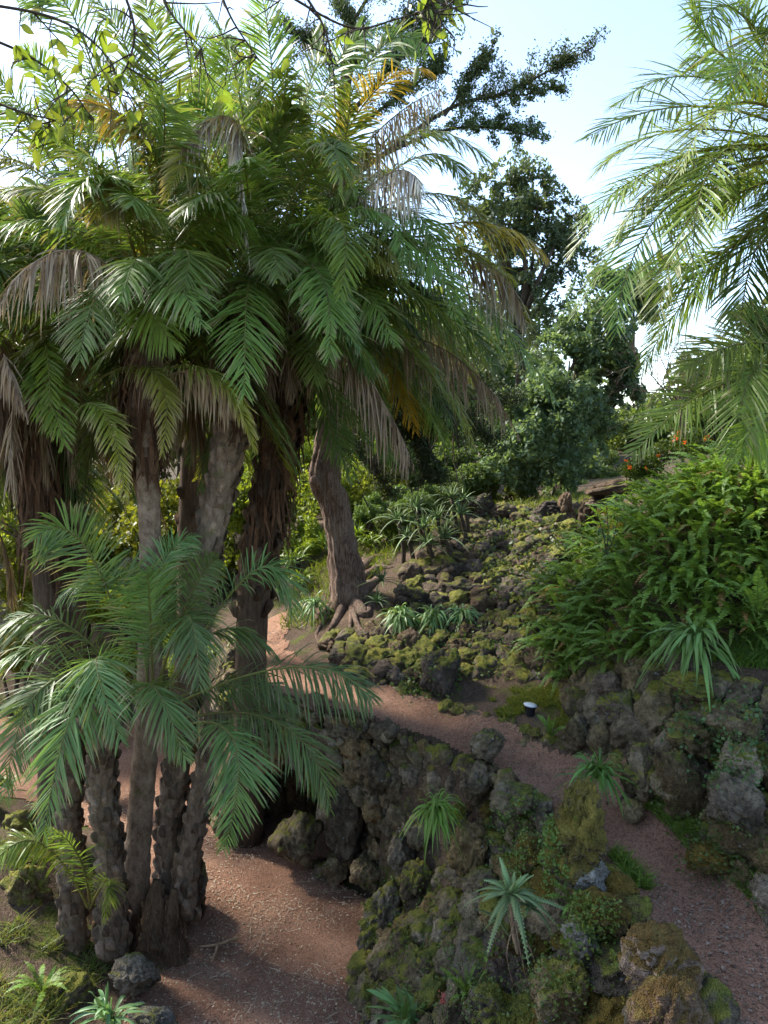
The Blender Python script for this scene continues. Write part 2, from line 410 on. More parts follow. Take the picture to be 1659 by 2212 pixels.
def height(x, y, cave=True):
    x = np.asarray(x, float); y = np.asarray(y, float)
    zu, zl = z_up(x, y), z_low(x, y)
    lo = in_poly(x, y, LOWPOLY); be = in_poly(x, y, BETPOLY)
    df = pl_dist(x, y, FOOT); dt = pl_dist(x, y, TOP)
    s = np.clip(df / (df + dt + 1e-6) * 1.2 - 0.2, 0, 1)
    z = np.where(lo, zl, np.where(be, zl + (np.maximum(zu, 2.0) - zl) * s, zu))
    if cave: z = np.where(in_poly(x, y, POCKET), -0.02, z)
    d = np.hypot(x, y)
    z = np.maximum(z, np.where(y < 6, 4.3 - 0.78 * np.maximum(0, d - 1.2), -9))
    z = z + 0.05 * fbm(np.stack([x * 1.6, y * 1.6, 0 * x], -1), 5, 3)
    return z
def hz(x, y): return float(height(np.array([x]), np.array([y]), False)[0])
def hn(x, y):
    e = 0.12
    a = height(np.array([x + e, x - e, x, x]), np.array([y, y, y + e, y - e]), False)
    return norm(np.array([-(a[0] - a[1]) / (2 * e), -(a[2] - a[3]) / (2 * e), 1.0]))
def axis(a, b, step, lo, hi):
    c = list(np.arange(a, b + 1e-6, step)); s = step; x = a; left = []
    while x > lo: s *= 1.25; x -= s; left.append(x)
    s = step; x = b; right = []
    while x < hi: s *= 1.25; x += s; right.append(x)
    return np.array(left[::-1] + c + right)
def GP(x, y, dz=0.0):
    """where the view ray through a frame point meets the terrain"""
    Ys = np.arange(4.5, 60, .05); r = (x - 829.5) / FPX; u = (1106 - y) / FPX; b_ = cp_ - u * sp_; c_ = sp_ + u * cp_
    t_ = Ys / b_; z = 6 + c_ * t_; h = height(r * t_, Ys, False); k = np.argmax(h > z)
    return np.array([r * t_[k], Ys[k], h[k] + dz])
gx, gy = axis(-9, 7, 0.1, -900, 900), axis(2.5, 18, 0.1, -300, 1500)
X, Yg = np.meshgrid(gx, gy)
Zg = height(X, Yg)
nx, ny = len(gx), len(gy)
ii = np.arange(nx * ny).reshape(ny, nx)
quads = np.stack([ii[:-1, :-1], ii[:-1, 1:], ii[1:, 1:], ii[1:, :-1]], -1).reshape(-1, 4)
b = MB(); b.add(np.stack([X, Yg, Zg], -1), quads)
tag(b.build('ground', M['soil'], smooth=True), kind='structure')

def sheet(name, mask_fn, x0, x1, y0, y1, step, zf, m):
    xs = np.arange(x0, x1, step); ys = np.arange(y0, y1, step)
    X, Y_ = np.meshgrid(xs, ys); k = mask_fn((X[:-1, :-1] + X[1:, 1:]) / 2, (Y_[:-1, :-1] + Y_[1:, 1:]) / 2)
    ii = np.arange(X.size).reshape(X.shape)
    q = np.stack([ii[:-1, :-1], ii[:-1, 1:], ii[1:, 1:], ii[1:, :-1]], -1)[k]
    u, inv = np.unique(q.ravel(), return_inverse=True)
    V = np.stack([X, Y_, zf(X, Y_)], -1).reshape(-1, 3)[u]
    b = MB(); b.add(V, inv.reshape(-1, 4)); return tag(b.build(name, m, smooth=True), kind='structure')
LEFT = [(2.35, 4.2), (2.28, 4.9), (2.07, 5.61), (2.02, 6.4), (2.05, 7.1), (1.66, 7.57), (1.2, 8.5), (0.75, 8.98), (0.2, 9.45), (-0.2, 9.72), (-0.9, 10.1), (-1.55, 10.6), (-2.1, 11.6), (-2.3, 12.6), (-2.4, 14)]
RIGHT = [(3.3, 4.2), (3.2, 5.3), (3.1, 5.95), (3.0, 6.75), (2.7, 7.7), (2.2, 8.5), (1.7, 9.05), (0.95, 9.85), (0.3, 10.35), (-0.4, 10.85), (-1.15, 11.35), (-1.6, 12.2), (-1.7, 13), (-1.8, 14)]
PATHPOLY = LEFT + RIGHT[::-1]
def wob(x, y): return 0.18 * fbm(np.stack([x * 3, y * 3, 0 * x], -1), 9, 3), 0.18 * fbm(np.stack([x * 3, y * 3, 0 * x + 5], -1), 9, 3)
def pmask(x, y):
    a, c = wob(x, y); return in_poly(x + a, y + c, PATHPOLY)
sheet('path', pmask, -3.2, 4.2, 4.0, 14.2, 0.05, lambda x, y: np.maximum(height(x, y, False), z_up(x, y) - .01) + 0.012, M['dirt'])
LOWDIRT = [(-1.2, 5.5), (-0.05, 5.8)] + [tuple(p[:2]) for p in FOOT[2:10]] + [(-0.3, 10.6), (-0.9, 11.4), (-1.8, 11.9), (-2.5, 11.2)] + [tuple(p[:2]) for p in FOOT[12:15]] + [(-9, 15.5), (-9, 12.6), (-5.6, 11.9), (-4.0, 10.6), (-3.5, 9.0), (-2.9, 7.8), (-2.55, 7.0), (-2.2, 5.5)]
def lmask(x, y):
    a, c = wob(x, y); return in_poly(x + a, y + c, LOWDIRT)
sheet('lower_path', lmask, -9.3, 0.6, 5.2, 15.8, 0.06, lambda x, y: np.minimum(height(x, y), z_low(x, y) + .07) + 0.012, M['dirt'])
# roof slab over the grotto, under the path
def rmask(x, y):
    c = np.array(POCKET).mean(0)
    return in_poly(c[0] + (x - c[0]) / 1.25, c[1] + (y - c[1]) / 1.25, POCKET) & ~in_poly(x, y, LOWPOLY) & ~in_poly(x, y, BETPOLY)
sl_ = sheet('grotto_roof', rmask, -3, 1, 8.5, 13, 0.05, lambda x, y: np.maximum(height(x, y, False), z_up(x, y) - .02) + 0.004, M['soil'])
md = sl_.modifiers.new('thick', 'SOLIDIFY'); md.thickness = 0.75; md.offset = -1

# ------------------------------------------------------------------ rocks
_ico = {}
def ico(sub):
    if sub not in _ico:
        bm = bmesh.new(); bmesh.ops.create_icosphere(bm, subdivisions=sub, radius=1)
        _ico[sub] = (np.array([v.co[:] for v in bm.verts]), np.array([[v.index for v in f.verts] for f in bm.faces])); bm.free()
    return _ico[sub]
def rock_geo(seed, sub=3, cuts=9, amp=0.28, fr=1.5):
    V, T = ico(sub); V = V.copy(); r = np.random.default_rng(seed)
    for k in range(cuts):
        n = norm(r.normal(size=3)); d = r.uniform(0.62, 0.92)
        V = V - np.maximum(0, V @ n - d)[:, None] * n * 0.9
    nn = norm(V)
    V = V + nn * (amp * 1.6 * fbm(V * fr + seed, seed, 3))[:, None]
    rid = np.abs(fbm(V * 3.1 + 5 + seed, seed + 3, 3))
    V = V - nn * (amp * 0.8 * np.exp(-rid * 14))[:, None] * 0.6
    V = V + nn * (amp * 0.75 * fbm(V * 5.5 + seed, seed + 9, 3))[:, None]
    V = V + nn * (amp * 0.30 * fbm(V * 13 + seed, seed + 19, 2))[:, None]
    V -= V.mean(0); V /= np.abs(V).max(0).mean()
    return V, T
STONES = [rock_geo(100 + k, 4, 15, 0.42) for k in range(16)]
_stone_me = {}
def stone_mesh(k, m):
    if (k, m) not in _stone_me:
        b = MB(); b.add(STONES[k][0], t=STONES[k][1]); _stone_me[(k, m)] = b.mesh('stone', M[m], smooth=True)
    return _stone_me[(k, m)]
SAMP = []      # (point, normal) samples on the stones, for moss and small plants
def sample_stone(V, T, loc, R, sc, n):
    Rm = np.array(R); idx = rng.integers(0, len(T), n)
    a, b_, c_ = V[T[idx, 0]] * sc, V[T[idx, 1]] * sc, V[T[idx, 2]] * sc
    p = (a + b_ + c_) / 3; nn = norm(np.cross(b_ - a, c_ - a))
    SAMP.append(np.concatenate([p @ Rm.T + np.asarray(loc), nn @ Rm.T], 1))
def place_stone(parent, p, n, r, m, asp=None, name='stone'):
    k = int(rng.integers(len(STONES)))
    R = frame(n, (rng.normal() * .25, rng.normal() * .25, 1), rng.normal() * 0.5) @ Euler((0, 0, 0)).to_matrix() 
    a = asp if asp is not None else (rng.uniform(0.85, 1.25), rng.uniform(0.65, 0.9), rng.uniform(0.8, 1.3))
    flip = Matrix.Rotation(rng.choice([0, math.pi / 2, math.pi, -math.pi / 2]), 3, 'Y')
    sc = np.array(a) * r
    Rr = R @ flip
    sample_stone(STONES[k][0], STONES[k][1], p, Rr, sc, int(min(60, 8 + 900 * r * r)))
    return inst(name, stone_mesh(k, m), p, Rr, tuple(sc), parent)

def poly_at(pl, t):
    pl = np.asarray(pl, float); t = np.clip(t, 0, 1) * (len(pl) - 1); i = np.minimum(t.astype(int), len(pl) - 2); f = (t - i)[:, None]
    return pl[i] * (1 - f) + pl[i + 1] * f
def wall_patch(parent, base, top, radii, tries, matfn, skip=None, bulge=0.0, overlap=0.8, limit=300, v0=0.0, v1=1.0, sink=0.25):
    placed = np.zeros((0, 4)); count = 0
    for r0, r1, nt in zip(radii[:-1], radii[1:], tries):
        t = rng.random(nt); v = v0 + (v1 - v0) * rng.random(nt)
        A, B = poly_at(base, t), poly_at(top, t)
        Pn = A + (B - A) * v[:, None]
        e = 0.01
        tA = (poly_at(base, t + e) - poly_at(base, t - e)); tB = (poly_at(top, t + e) - poly_at(top, t - e))
        du = tA + (tB - tA) * v[:, None]; dv = B - A
        nrm = norm(np.cross(du, dv)); vw = EYE - Pn
        nrm *= np.sign((nrm * vw).sum(1))[:, None]
        nrm = norm(nrm)
        Pn = Pn + nrm * (bulge * np.sin(np.pi * v))[:, None]
        R = rng.uniform(r1, r0, nt)
        for k in range(nt):
            if count >= limit: return placed
            if skip is not None and skip(Pn[k]): continue
            if len(placed) and (np.linalg.norm(placed[:, :3] - Pn[k], axis=1) < overlap * (placed[:, 3] + R[k])).any(): continue
            placed = np.vstack([placed, [*Pn[k], R[k]]]); count += 1
            place_stone(parent, Pn[k] - nrm[k] * R[k] * sink, nrm[k], R[k] * 1.12, matfn(Pn[k], v[k]))
    return placed

def boulder(name, p, size, m, seed, rot=(0, 0, 0), sub=5, amp=0.37, cuts=13, label=None, cat='boulder', group=None, ns=260, parent=None, taper=0.0):
    V, T = rock_geo(seed, sub, cuts, amp)
    if taper: V = V * np.stack([1 - taper * V[:, 2], 1 - taper * V[:, 2], 1 + 0 * V[:, 2]], 1)
    R = Euler(rot).to_matrix()
    sc = np.array(size) / 2
    b = MB(); b.add((V * sc) @ np.array(R).T + p, t=T)
    o = b.build(name, M[m], parent, smooth=True, origin=p)
    sample_stone(V, T, p, R, sc, ns)
    if label: tag(o, label, cat, group)
    return o
def pxb(x, y, Y, w, h, d, m, seed, label, rot=(0, 0, 0), **kw):
    s = Y / FPX
    return boulder(kw.pop('name', 'boulder'), P(x, y, Y), (w * s, d, h * s), m, seed, rot, label=label, **kw)

# front wall with grotto openings
CAVE1 = [(530, 1880), (535, 1700), (575, 1655), (650, 1645), (700, 1690), (720, 1880)]
CAVE2 = [(740, 1960), (745, 1740), (800, 1740), (835, 1790), (862, 1880), (855, 1950)]
def skip_cave(p):
    x, y = proj(p); return in_poly(x, y, CAVE1) or in_poly(x, y, CAVE2) or (y > 2350) or x > 1600
def mf_front(p, v):
    x, y = proj(p); r = rng.random()
    if y < 1700 and x > 980: return 'rock_mossy' if r < .5 else 'rock'
    if x > 1050: return 'rock_cap' if r < .14 else ('rock_mossy' if r < .4 else 'rock')
    if y > 1880 and x > 760: return 'rock_mossy' if r < .45 else 'rock'
    return 'rock_mossy' if r < .12 + .25 * (v > .8) else ('rock' if r < .6 else 'rock_dry')
wall = empty('rock_wall', (0, 9.4, 0)); tag(wall, 'dark volcanic rock wall below the upper path with a grotto opening', 'rock wall')
wall_patch(wall, FOOT[5:13], TOP[5:13], (0.21, 0.15, 0.10, 0.065), (700, 2600, 6000), mf_front, skip_cave, limit=300, overlap=0.70, sink=0.1)
slope = empty('rockery', (1, 6.8, .6)); tag(slope, 'steep rockery of mossy volcanic stones dropping from the path to the lower clearing', 'rockery')
wall_patch(slope, FOOT[1:6], TOP[1:6], (0.27, 0.18, 0.12, 0.08), (700, 2600, 6000), mf_front, skip_cave, limit=300, overlap=0.70, sink=0.15)
GB = np.array([(-2.15, 11.0, 0), (-2.08, 11.45, 0), (-1.65, 11.8, 0), (-0.9, 11.4, 0), (-.25, 10.6, 0), (0.08, 9.95, 0), (0.05, 9.5, 0)], float)
GC = np.array([-1.05, 10.3, 0])
wall_patch(wall, GC + (GB - GC) * [.96, .96, 1], GC + (GB - GC) * [.96, .96, 1] + [0, 0, 1.9], (0.34, 0.24, 0.16), (500, 900), lambda p, v: 'rock_dry', limit=85, overlap=.6, sink=.3)
# crest stones along the wall top
crest = empty('wall_coping', (0, 9.4, 2.3)); tag(crest, 'row of small dark stones along the edge of the upper path', 'coping')
for t in np.linspace(0.38, 1, 60):
    a = poly_at(TOP[1:13], np.array([t]))[0]
    r = rng.uniform(0.05, 0.10)
    place_stone(crest, a + np.array([rng.normal() * .05, rng.normal() * .05, rng.uniform(-.04, .02)]), (rng.normal() * .3, -1, .5), r, 'rock_mossy' if rng.random() < .4 else 'rock')

B = lambda *a, **k: pxb(*a, **k)
B(640, 1815, 10.0, 122, 145, 0.75, 'rock', 11, 'large rounded boulder standing before the grotto opening', (0, .15, .2))
B(748, 1770, 9.85, 115, 215, 0.6, 'rock_dry', 12, 'tall pillar boulder between the grotto opening and a dark crevice', (0, .05, .4))
B(722, 1880, 9.7, 62, 72, 0.35, 'rock', 13, 'small boulder with pale lichen at the foot of the pillar', (0, .2, .1))
B(795, 1885, 9.45, 95, 85, 0.45, 'rock_dry', 14, 'squat dark boulder at the mouth of the crevice', (0, .1, 1))
B(828, 1990, 8.45, 120, 190, 0.5, 'rock_mossy', 15, 'mossy green boulder leaning at the edge of the lower dirt path', (0, .35, .3))
B(895, 2060, 7.7, 120, 170, 0.55, 'rock', 16, 'brown mossy boulder just below the leaning green boulder', (0, -.1, .2))
B(905, 1915, 8.3, 100, 130, 0.45, 'rock', 17, 'grey boulder under the hanging strap plant', (0, -.15, .5))
B(1020, 1830, 7.75, 95, 150, 0.4, 'rock', 18, 'upright dark boulder right of the hanging strap plant', (.1, .05, .1))
B(1000, 2010, 7.3, 120, 130, 0.5, 'rock_mossy', 19, 'moss-topped boulder left of the spiky aloe', (0, .1, .9))
B(1052, 1612, 8.35, 84, 90, 0.4, 'rock_mossy', 20, 'dark boulder perched on the wall beside the upper path', (0, -.2, .3))
B(1030, 1690, 8.2, 84, 100, 0.4, 'rock', 21, 'rounded rock supporting the perched dark boulder', (0, .2, .8))
B(1250, 1795, 6.2, 145, 250, 0.45, 'rock_boulder', 22, 'tall pointed boulder covered in yellow-brown moss beside the path', (0, .16, .2), sub=5, amp=.5, ns=2200, taper=.42)
B(1275, 1893, 6.15, 112, 95, 0.4, 'rock_grey', 23, 'grey lichen-crusted rock below the tall mossy boulder', (0, .1, .5), amp=.36)
B(1305, 1965, 5.75, 135, 110, 0.42, 'rock_cap', 24, 'low rounded rock with a brown moss cap by the path', (0, .15, .2), ns=900)
B(1425, 2085, 5.0, 210, 190, 0.5, 'rock_brown', 25, 'broad brown mossy rock at the path edge', (0, .3, .3), sub=5, amp=.34, ns=900)
B(1450, 2205, 4.6, 250, 220, 0.5, 'rock_brown', 26, 'reddish crumbly rock at the bottom edge of the photo', (0, .35, .8), sub=5, amp=.34)
B(1215, 2150, 5.5, 165, 190, 0.5, 'rock', 27, 'grey craggy rock left of the broad brown rock', (0, .2, .1), sub=5, amp=.4)
B(1255, 2030, 5.6, 90, 110, 0.3, 'rock_grey', 28, 'pale grey jagged rock above the craggy one', (.2, .1, .4), amp=.4)
B(1110, 2085, 6.2, 150, 170, 0.5, 'rock_brown', 29, 'rough brown rock under the spiky aloe', (0, .1, .4), sub=5, amp=.42)
B(1080, 2190, 5.9, 180, 130, 0.5, 'rock', 30, 'dark fissured rock below the aloe at the bottom edge', (0, .1, .4), sub=5, amp=.42)
B(1140, 1850, 7.0, 95, 110, 0.4, 'rock_cap', 31, 'orange-mossed rock left of the tall pointed boulder', (0, .1, .4))
B(1110, 1730, 7.5, 110, 90, 0.4, 'rock_mossy', 32, 'mossy slanted rock between the wall and the path', (0, .4, .4))
B(868, 1835, 8.75, 80, 120, 0.4, 'rock', 33, 'dark rock edging the right side of the crevice', (0, .1, .3))
B(905, 1795, 8.6, 75, 90, 0.4, 'rock_dry', 34, 'dark rock just left of the hanging strap plant', (0, .2, .7))
B(985, 1770, 8.1, 80, 80, 0.35, 'rock', 35, 'dark rock just above the upright dark boulder', (0, .1, .7))
# hill boulders
B(955, 1465, 10.35, 115, 150, 0.6, 'rock_hill', 41, 'big upright boulder standing beside the upper path bend', (0, .1, .3))
B(880, 1500, 10.4, 60, 70, .35, 'rock_mossy', 42, 'small mossy rock left of the big upright boulder', (0, .1, .3))
B(838, 1535, 10.2, 42, 46, .25, 'rock_mossy', 43, 'yellow-mossed stone on the far path edge', (0, .1, .3))
B(885, 1530, 10.1, 66, 34, .3, 'rock_mossy', 44, 'flat mossy stone lying on the far path edge', (0, .1, .3))
B(1185, 1112, 15.0, 92, 62, .7, 'rock_hill', 45, 'rounded grey rock on the hill crest', (0, .1, .3))
B(1222, 1098, 14.9, 42, 70, .4, 'rock_hill', 46, 'pointed dark rock standing on the hill crest', (0, .2, .3))
B(1275, 1130, 13.6, 66, 120, .5, 'rock_hill', 47, 'tall dark rock below the weathered stone ledge', (0, -.1, .3))
B(1042, 1095, 15.5, 52, 58, .5, 'rock_hill', 48, 'reddish dark rock at the hill top by the aloes', (0, .1, .3))
B(1082, 1108, 15.4, 60, 50, .5, 'rock_hill', 49, 'broad reddish rock at the hill top', (0, .1, .8))
B(1018, 1100, 15.7, 34, 60, .4, 'rock_hill', 50, 'narrow dark rock leftmost at the hill top', (0, .1, .8))
B(1030, 1130, 15.3, 50, 36, .4, 'rock_hill', 51, 'low dark stone below the hill-top rocks', (0, .1, .8))
# rockery patches on the hill
def mf_hill(p, v): return rng.choice(['rock_hill', 'rock_hill_mossy'], p=[.78, .22])
rk = empty('rockery', (1.2, 11, 2.6)); tag(rk, 'mossy rockery of rounded stones behind the grass terrace', 'rockery')
wall_patch(rk, [(-0.5, 10.9, 2.5), (0.1, 10.55, 2.5), (0.9, 10.6, 2.55), (1.7, 10.35, 2.6), (2.5, 9.75, 2.75)], [(-0.9, 12.0, 2.75), (-0.1, 12.0, 2.95), (0.8, 12.1, 3.05), (1.8, 11.8, 3.2), (2.8, 10.6, 3.9)], (0.24, 0.17, 0.115, 0.075), (700, 2200, 3000), mf_hill, limit=290, overlap=.66, bulge=.07, sink=0)
rk2 = empty('rockery', (1.2, 13, 3.2)); tag(rk2, 'brown rockery slope below the hill-top aloes', 'rockery')
wall_patch(rk2, [(0.05, 12.2, 3.0), (0.9, 12.3, 3.1), (1.7, 12.2, 3.2), (2.6, 11.8, 3.6)], [(0.75, 14.2, 3.8), (1.6, 15.2, 4.3), (2.5, 16, 4.5), (3.9, 15.2, 4.5)], (0.26, 0.18, 0.12, 0.08), (700, 2200, 3000), lambda p, v: rng.choice(['rock_hill', 'rock_hill_mossy'], p=[.8, .2]), limit=290, overlap=.66, bulge=.08, sink=0)
rk3 = empty('terrace_edging', (1.5, 9, 2.3)); tag(rk3, 'mossy stone edging between the path and the grass terrace', 'edging')
wall_patch(rk3, [(0.7, 9.75, 2.3), (1.1, 9.35, 2.28), (1.65, 9.0, 2.25), (2.1, 8.5, 2.2), (2.3, 8.4, 2.2)], [(0.75, 9.95, 2.5), (1.2, 9.5, 2.46), (1.75, 9.2, 2.44), (2.2, 8.75, 2.44), (2.45, 8.7, 2.46)], (0.14, 0.10, 0.07), (400, 600), lambda p, v: 'rock_mossy' if rng.random() < .75 else 'rock', limit=70, overlap=.7)
rw = empty('rock_wall', (3.2, 7.2, 2.1)); tag(rw, 'tumbled dark rock wall rising from the path under the fern bank', 'rock wall')
wall_patch(rw, [(3.35, 5.0, 1.98), (3.3, 5.5, 2.0), (3.2, 6.0, 2.05), (3.0, 6.8, 2.1), (2.72, 7.7, 2.15), (2.35, 8.45, 2.2), (2.4, 8.9, 2.4), (2.5, 9.5, 2.6)], [(5.2, 5.6, 3.2), (4.8, 6.3, 3.35), (4.2, 7.0, 3.45), (3.6, 7.75, 3.55), (3.1, 8.4, 3.5), (2.8, 9.0, 3.3), (2.85, 9.4, 3.3), (3.0, 9.9, 3.5)], (0.27, 0.19, 0.13, 0.085, 0.06), (500, 1500, 4000, 4000), lambda p, v: rng.choice(['rock', 'rock_mossy', 'rock_dry'], p=[.5, .14, .36]), limit=300, overlap=.70, bulge=.16, sink=-.1)
B(1470, 1700, 7.0, 110, 230, 0.5, 'rock', 60, 'long slanting dark slab in the wall right of the path', (0, -.55, .2), amp=.25)
B(1385, 1668, 7.3, 90, 130, 0.4, 'rock_mossy', 61, 'upright mossy rock beside the strap-leaved clump', (0, .1, .2))
B(1535, 1855, 6.4, 110, 72, 0.4, 'rock_cap', 62, 'low moss-covered rock on the grassy path verge', (0, .1, .2))
B(1600, 1650, 6.5, 90, 90, 0.4, 'rock_mossy', 63, 'rounded moss-topped rock near the photo edge', (0, .1, .2))
B(1585, 1735, 6.3, 130, 140, 0.5, 'rock', 64, 'large grey rock above the low moss-covered one', (0, .2, .6))
B(1440, 1690, 7.0, 70, 80, 0.35, 'rock', 65, 'dark rock wedged under the slanting slab', (0, .1, .2))
B(1365, 1752, 7.2, 55, 60, 0.3, 'rock', 66, 'small grey stone at the right path edge', (0, .1, .2))
B(1335, 1530, 8.3, 110, 72, 0.5, 'rock_hill', 67, 'dark flat boulder jutting below the ferns', (0, .25, .2))
B(1315, 1475, 8.5, 80, 60, 0.4, 'rock_hill', 68, 'round dark boulder tucked under the ferns', (0, .1, .2))
B(1240, 1590, 8.4, 50, 90, 0.35, 'rock', 69, 'upright grey rock at the terrace corner', (0, .1, .2))
B(1500, 1480, 7.6, 140, 60, 0.5, 'rock_mossy', 70, 'moss-draped ledge rock under the upper grass', (0, .1, .2))
B(1590, 1560, 6.9, 150, 110, 0.5, 'rock_dry', 71, 'broad shadowed rock under the moss-draped ledge', (0, .1, .2))
B(1490, 1590, 7.2, 120, 80, 0.5, 'rock', 72, 'lumpy dark rock above the slanting slab', (0, .2, .5))
# left bank rocks
B(45, 1960, 8.6, 150, 190, .7, 'rock', 80, 'dark mossy rock on the bank beside the palm stems', (0, .1, .2))
B(290, 2105, 7.6, 120, 90, .5, 'rock_dry', 81, 'grey rock at the palm base behind the strap-leaved clump', (0, .1, .2))
B(330, 2205, 7.2, 130, 60, .4, 'rock_grey', 82, 'flat pale stone at the bottom edge of the dirt path', (0, .1, .2))
B(60, 1800, 10.5, 150, 120, .6, 'rock_mossy', 83, 'mossy rock half hidden behind the young palm', (0, .1, .2))
B(130, 2160, 7.4, 160, 130, .6, 'rock', 84, 'weedy dark rock in the corner bank', (0, .1, .2))
B(680, 1518, 10.1, 66, 48, .35, 'rock_brown', 85, 'brown rock sitting on top of the grotto wall', (0, .1, .2))
B(420, 1905, 9.2, 60, 120, .4, 'rock', 86, 'dark rock behind the cut palm stem', (0, .1, .2))

# ------------------------------------------------------------------ sweeps and fronds
def bez(P0, Mid, P3, t):
    P0, Mid, P3 = map(np.asarray, (P0, Mid, P3)); C = 2 * Mid - (P0 + P3) / 2
    t = np.asarray(t)[:, None]
    return (1 - t) ** 2 * P0 + 2 * t * (1 - t) * C + t * t * P3
def transport(pts, n0):
    T = norm(np.gradient(pts, axis=0)); Ns = np.zeros_like(T); n = np.asarray(n0, float)
    for k in range(len(T)):
        n = n - T[k] * (n @ T[k]); n = n / (np.linalg.norm(n) + 1e-9); Ns[k] = n
    return T, Ns, np.cross(T, Ns)
def tube(mb, pts, rad, seg=8, c=(1, 1, 1), n0=(0.3, 1, 0.2), rough=0.0, seed=0, cap=True, flute=0.0):
    pts = np.asarray(pts, float); rad = np.broadcast_to(rad, (len(pts),)); T, A, Bv = transport(pts, n0)
    an = np.linspace(0, 2 * np.pi, seg, endpoint=False)
    ring = A[:, None] * np.cos(an)[None, :, None] + Bv[:, None] * np.sin(an)[None, :, None]
    R = np.repeat(rad[:, None], seg, 1)
    if flute:
        tw = np.linspace(0, 2.5, len(pts))[:, None]; R = R * (1 + flute * (np.sin(5 * an[None] + tw) + .6 * np.sin(11 * an[None] - tw * 1.7 + 1) + .45 * np.sin(17 * an[None] + 2 * tw)))
    V = pts[:, None] + ring * R[..., None]
    if rough: V = V + ring * (R * rough * 2 * fbm(V * 6 + seed, seed, 3))[..., None]
    n = len(pts); i = np.arange(n * seg).reshape(n, seg); j = np.roll(i, -1, 1)
    q = np.stack([i[:-1], j[:-1], j[1:], i[1:]], -1).reshape(-1, 4)
    V = V.reshape(-1, 3); t = None
    if cap:
        V = np.vstack([V, pts[-1], pts[0]]); e = n * seg
        t = [[i[-1, k], j[-1, k], e] for k in range(seg)] + [[j[0, k], i[0, k], e + 1] for k in range(seg)]
    mb.add(V, q, t, c)
def resample(pts, n):
    """smooth curve through points (Catmull-Rom)"""
    p = np.asarray(pts, float)
    if len(p) == 2: p = np.array([p[0], (p[0] + p[1]) / 2, p[1]])
    e = np.vstack([2 * p[0] - p[1], p, 2 * p[-1] - p[-2]]); t = np.linspace(0, len(p) - 1 - 1e-6, n); i = t.astype(int); f = (t - i)[:, None]
    a, b, c, d = e[i], e[i + 1], e[i + 2], e[i + 3]
    return 0.5 * (2 * b + (c - a) * f + (2 * a - 5 * b + 4 * c - d) * f ** 2 + (3 * b - a - 3 * c + d) * f ** 3)

GREEN = np.array((0.125, 0.185, 0.036)); DEEP = np.array((0.070, 0.118, 0.030)); BLUE = np.array((0.110, 0.175, 0.052)); LIME = np.array((0.155, 0.215, 0.028))
YEL = np.array((0.40, 0.29, 0.035)); OLIVE = np.array((0.19, 0.18, 0.022)); TAN = np.array((0.38, 0.28, 0.18)); GREYT = np.array((0.62, 0.58, 0.54)); BROWN = np.array((0.12, 0.075, 0.042)); RIB = np.array((0.22, 0.21, 0.06))
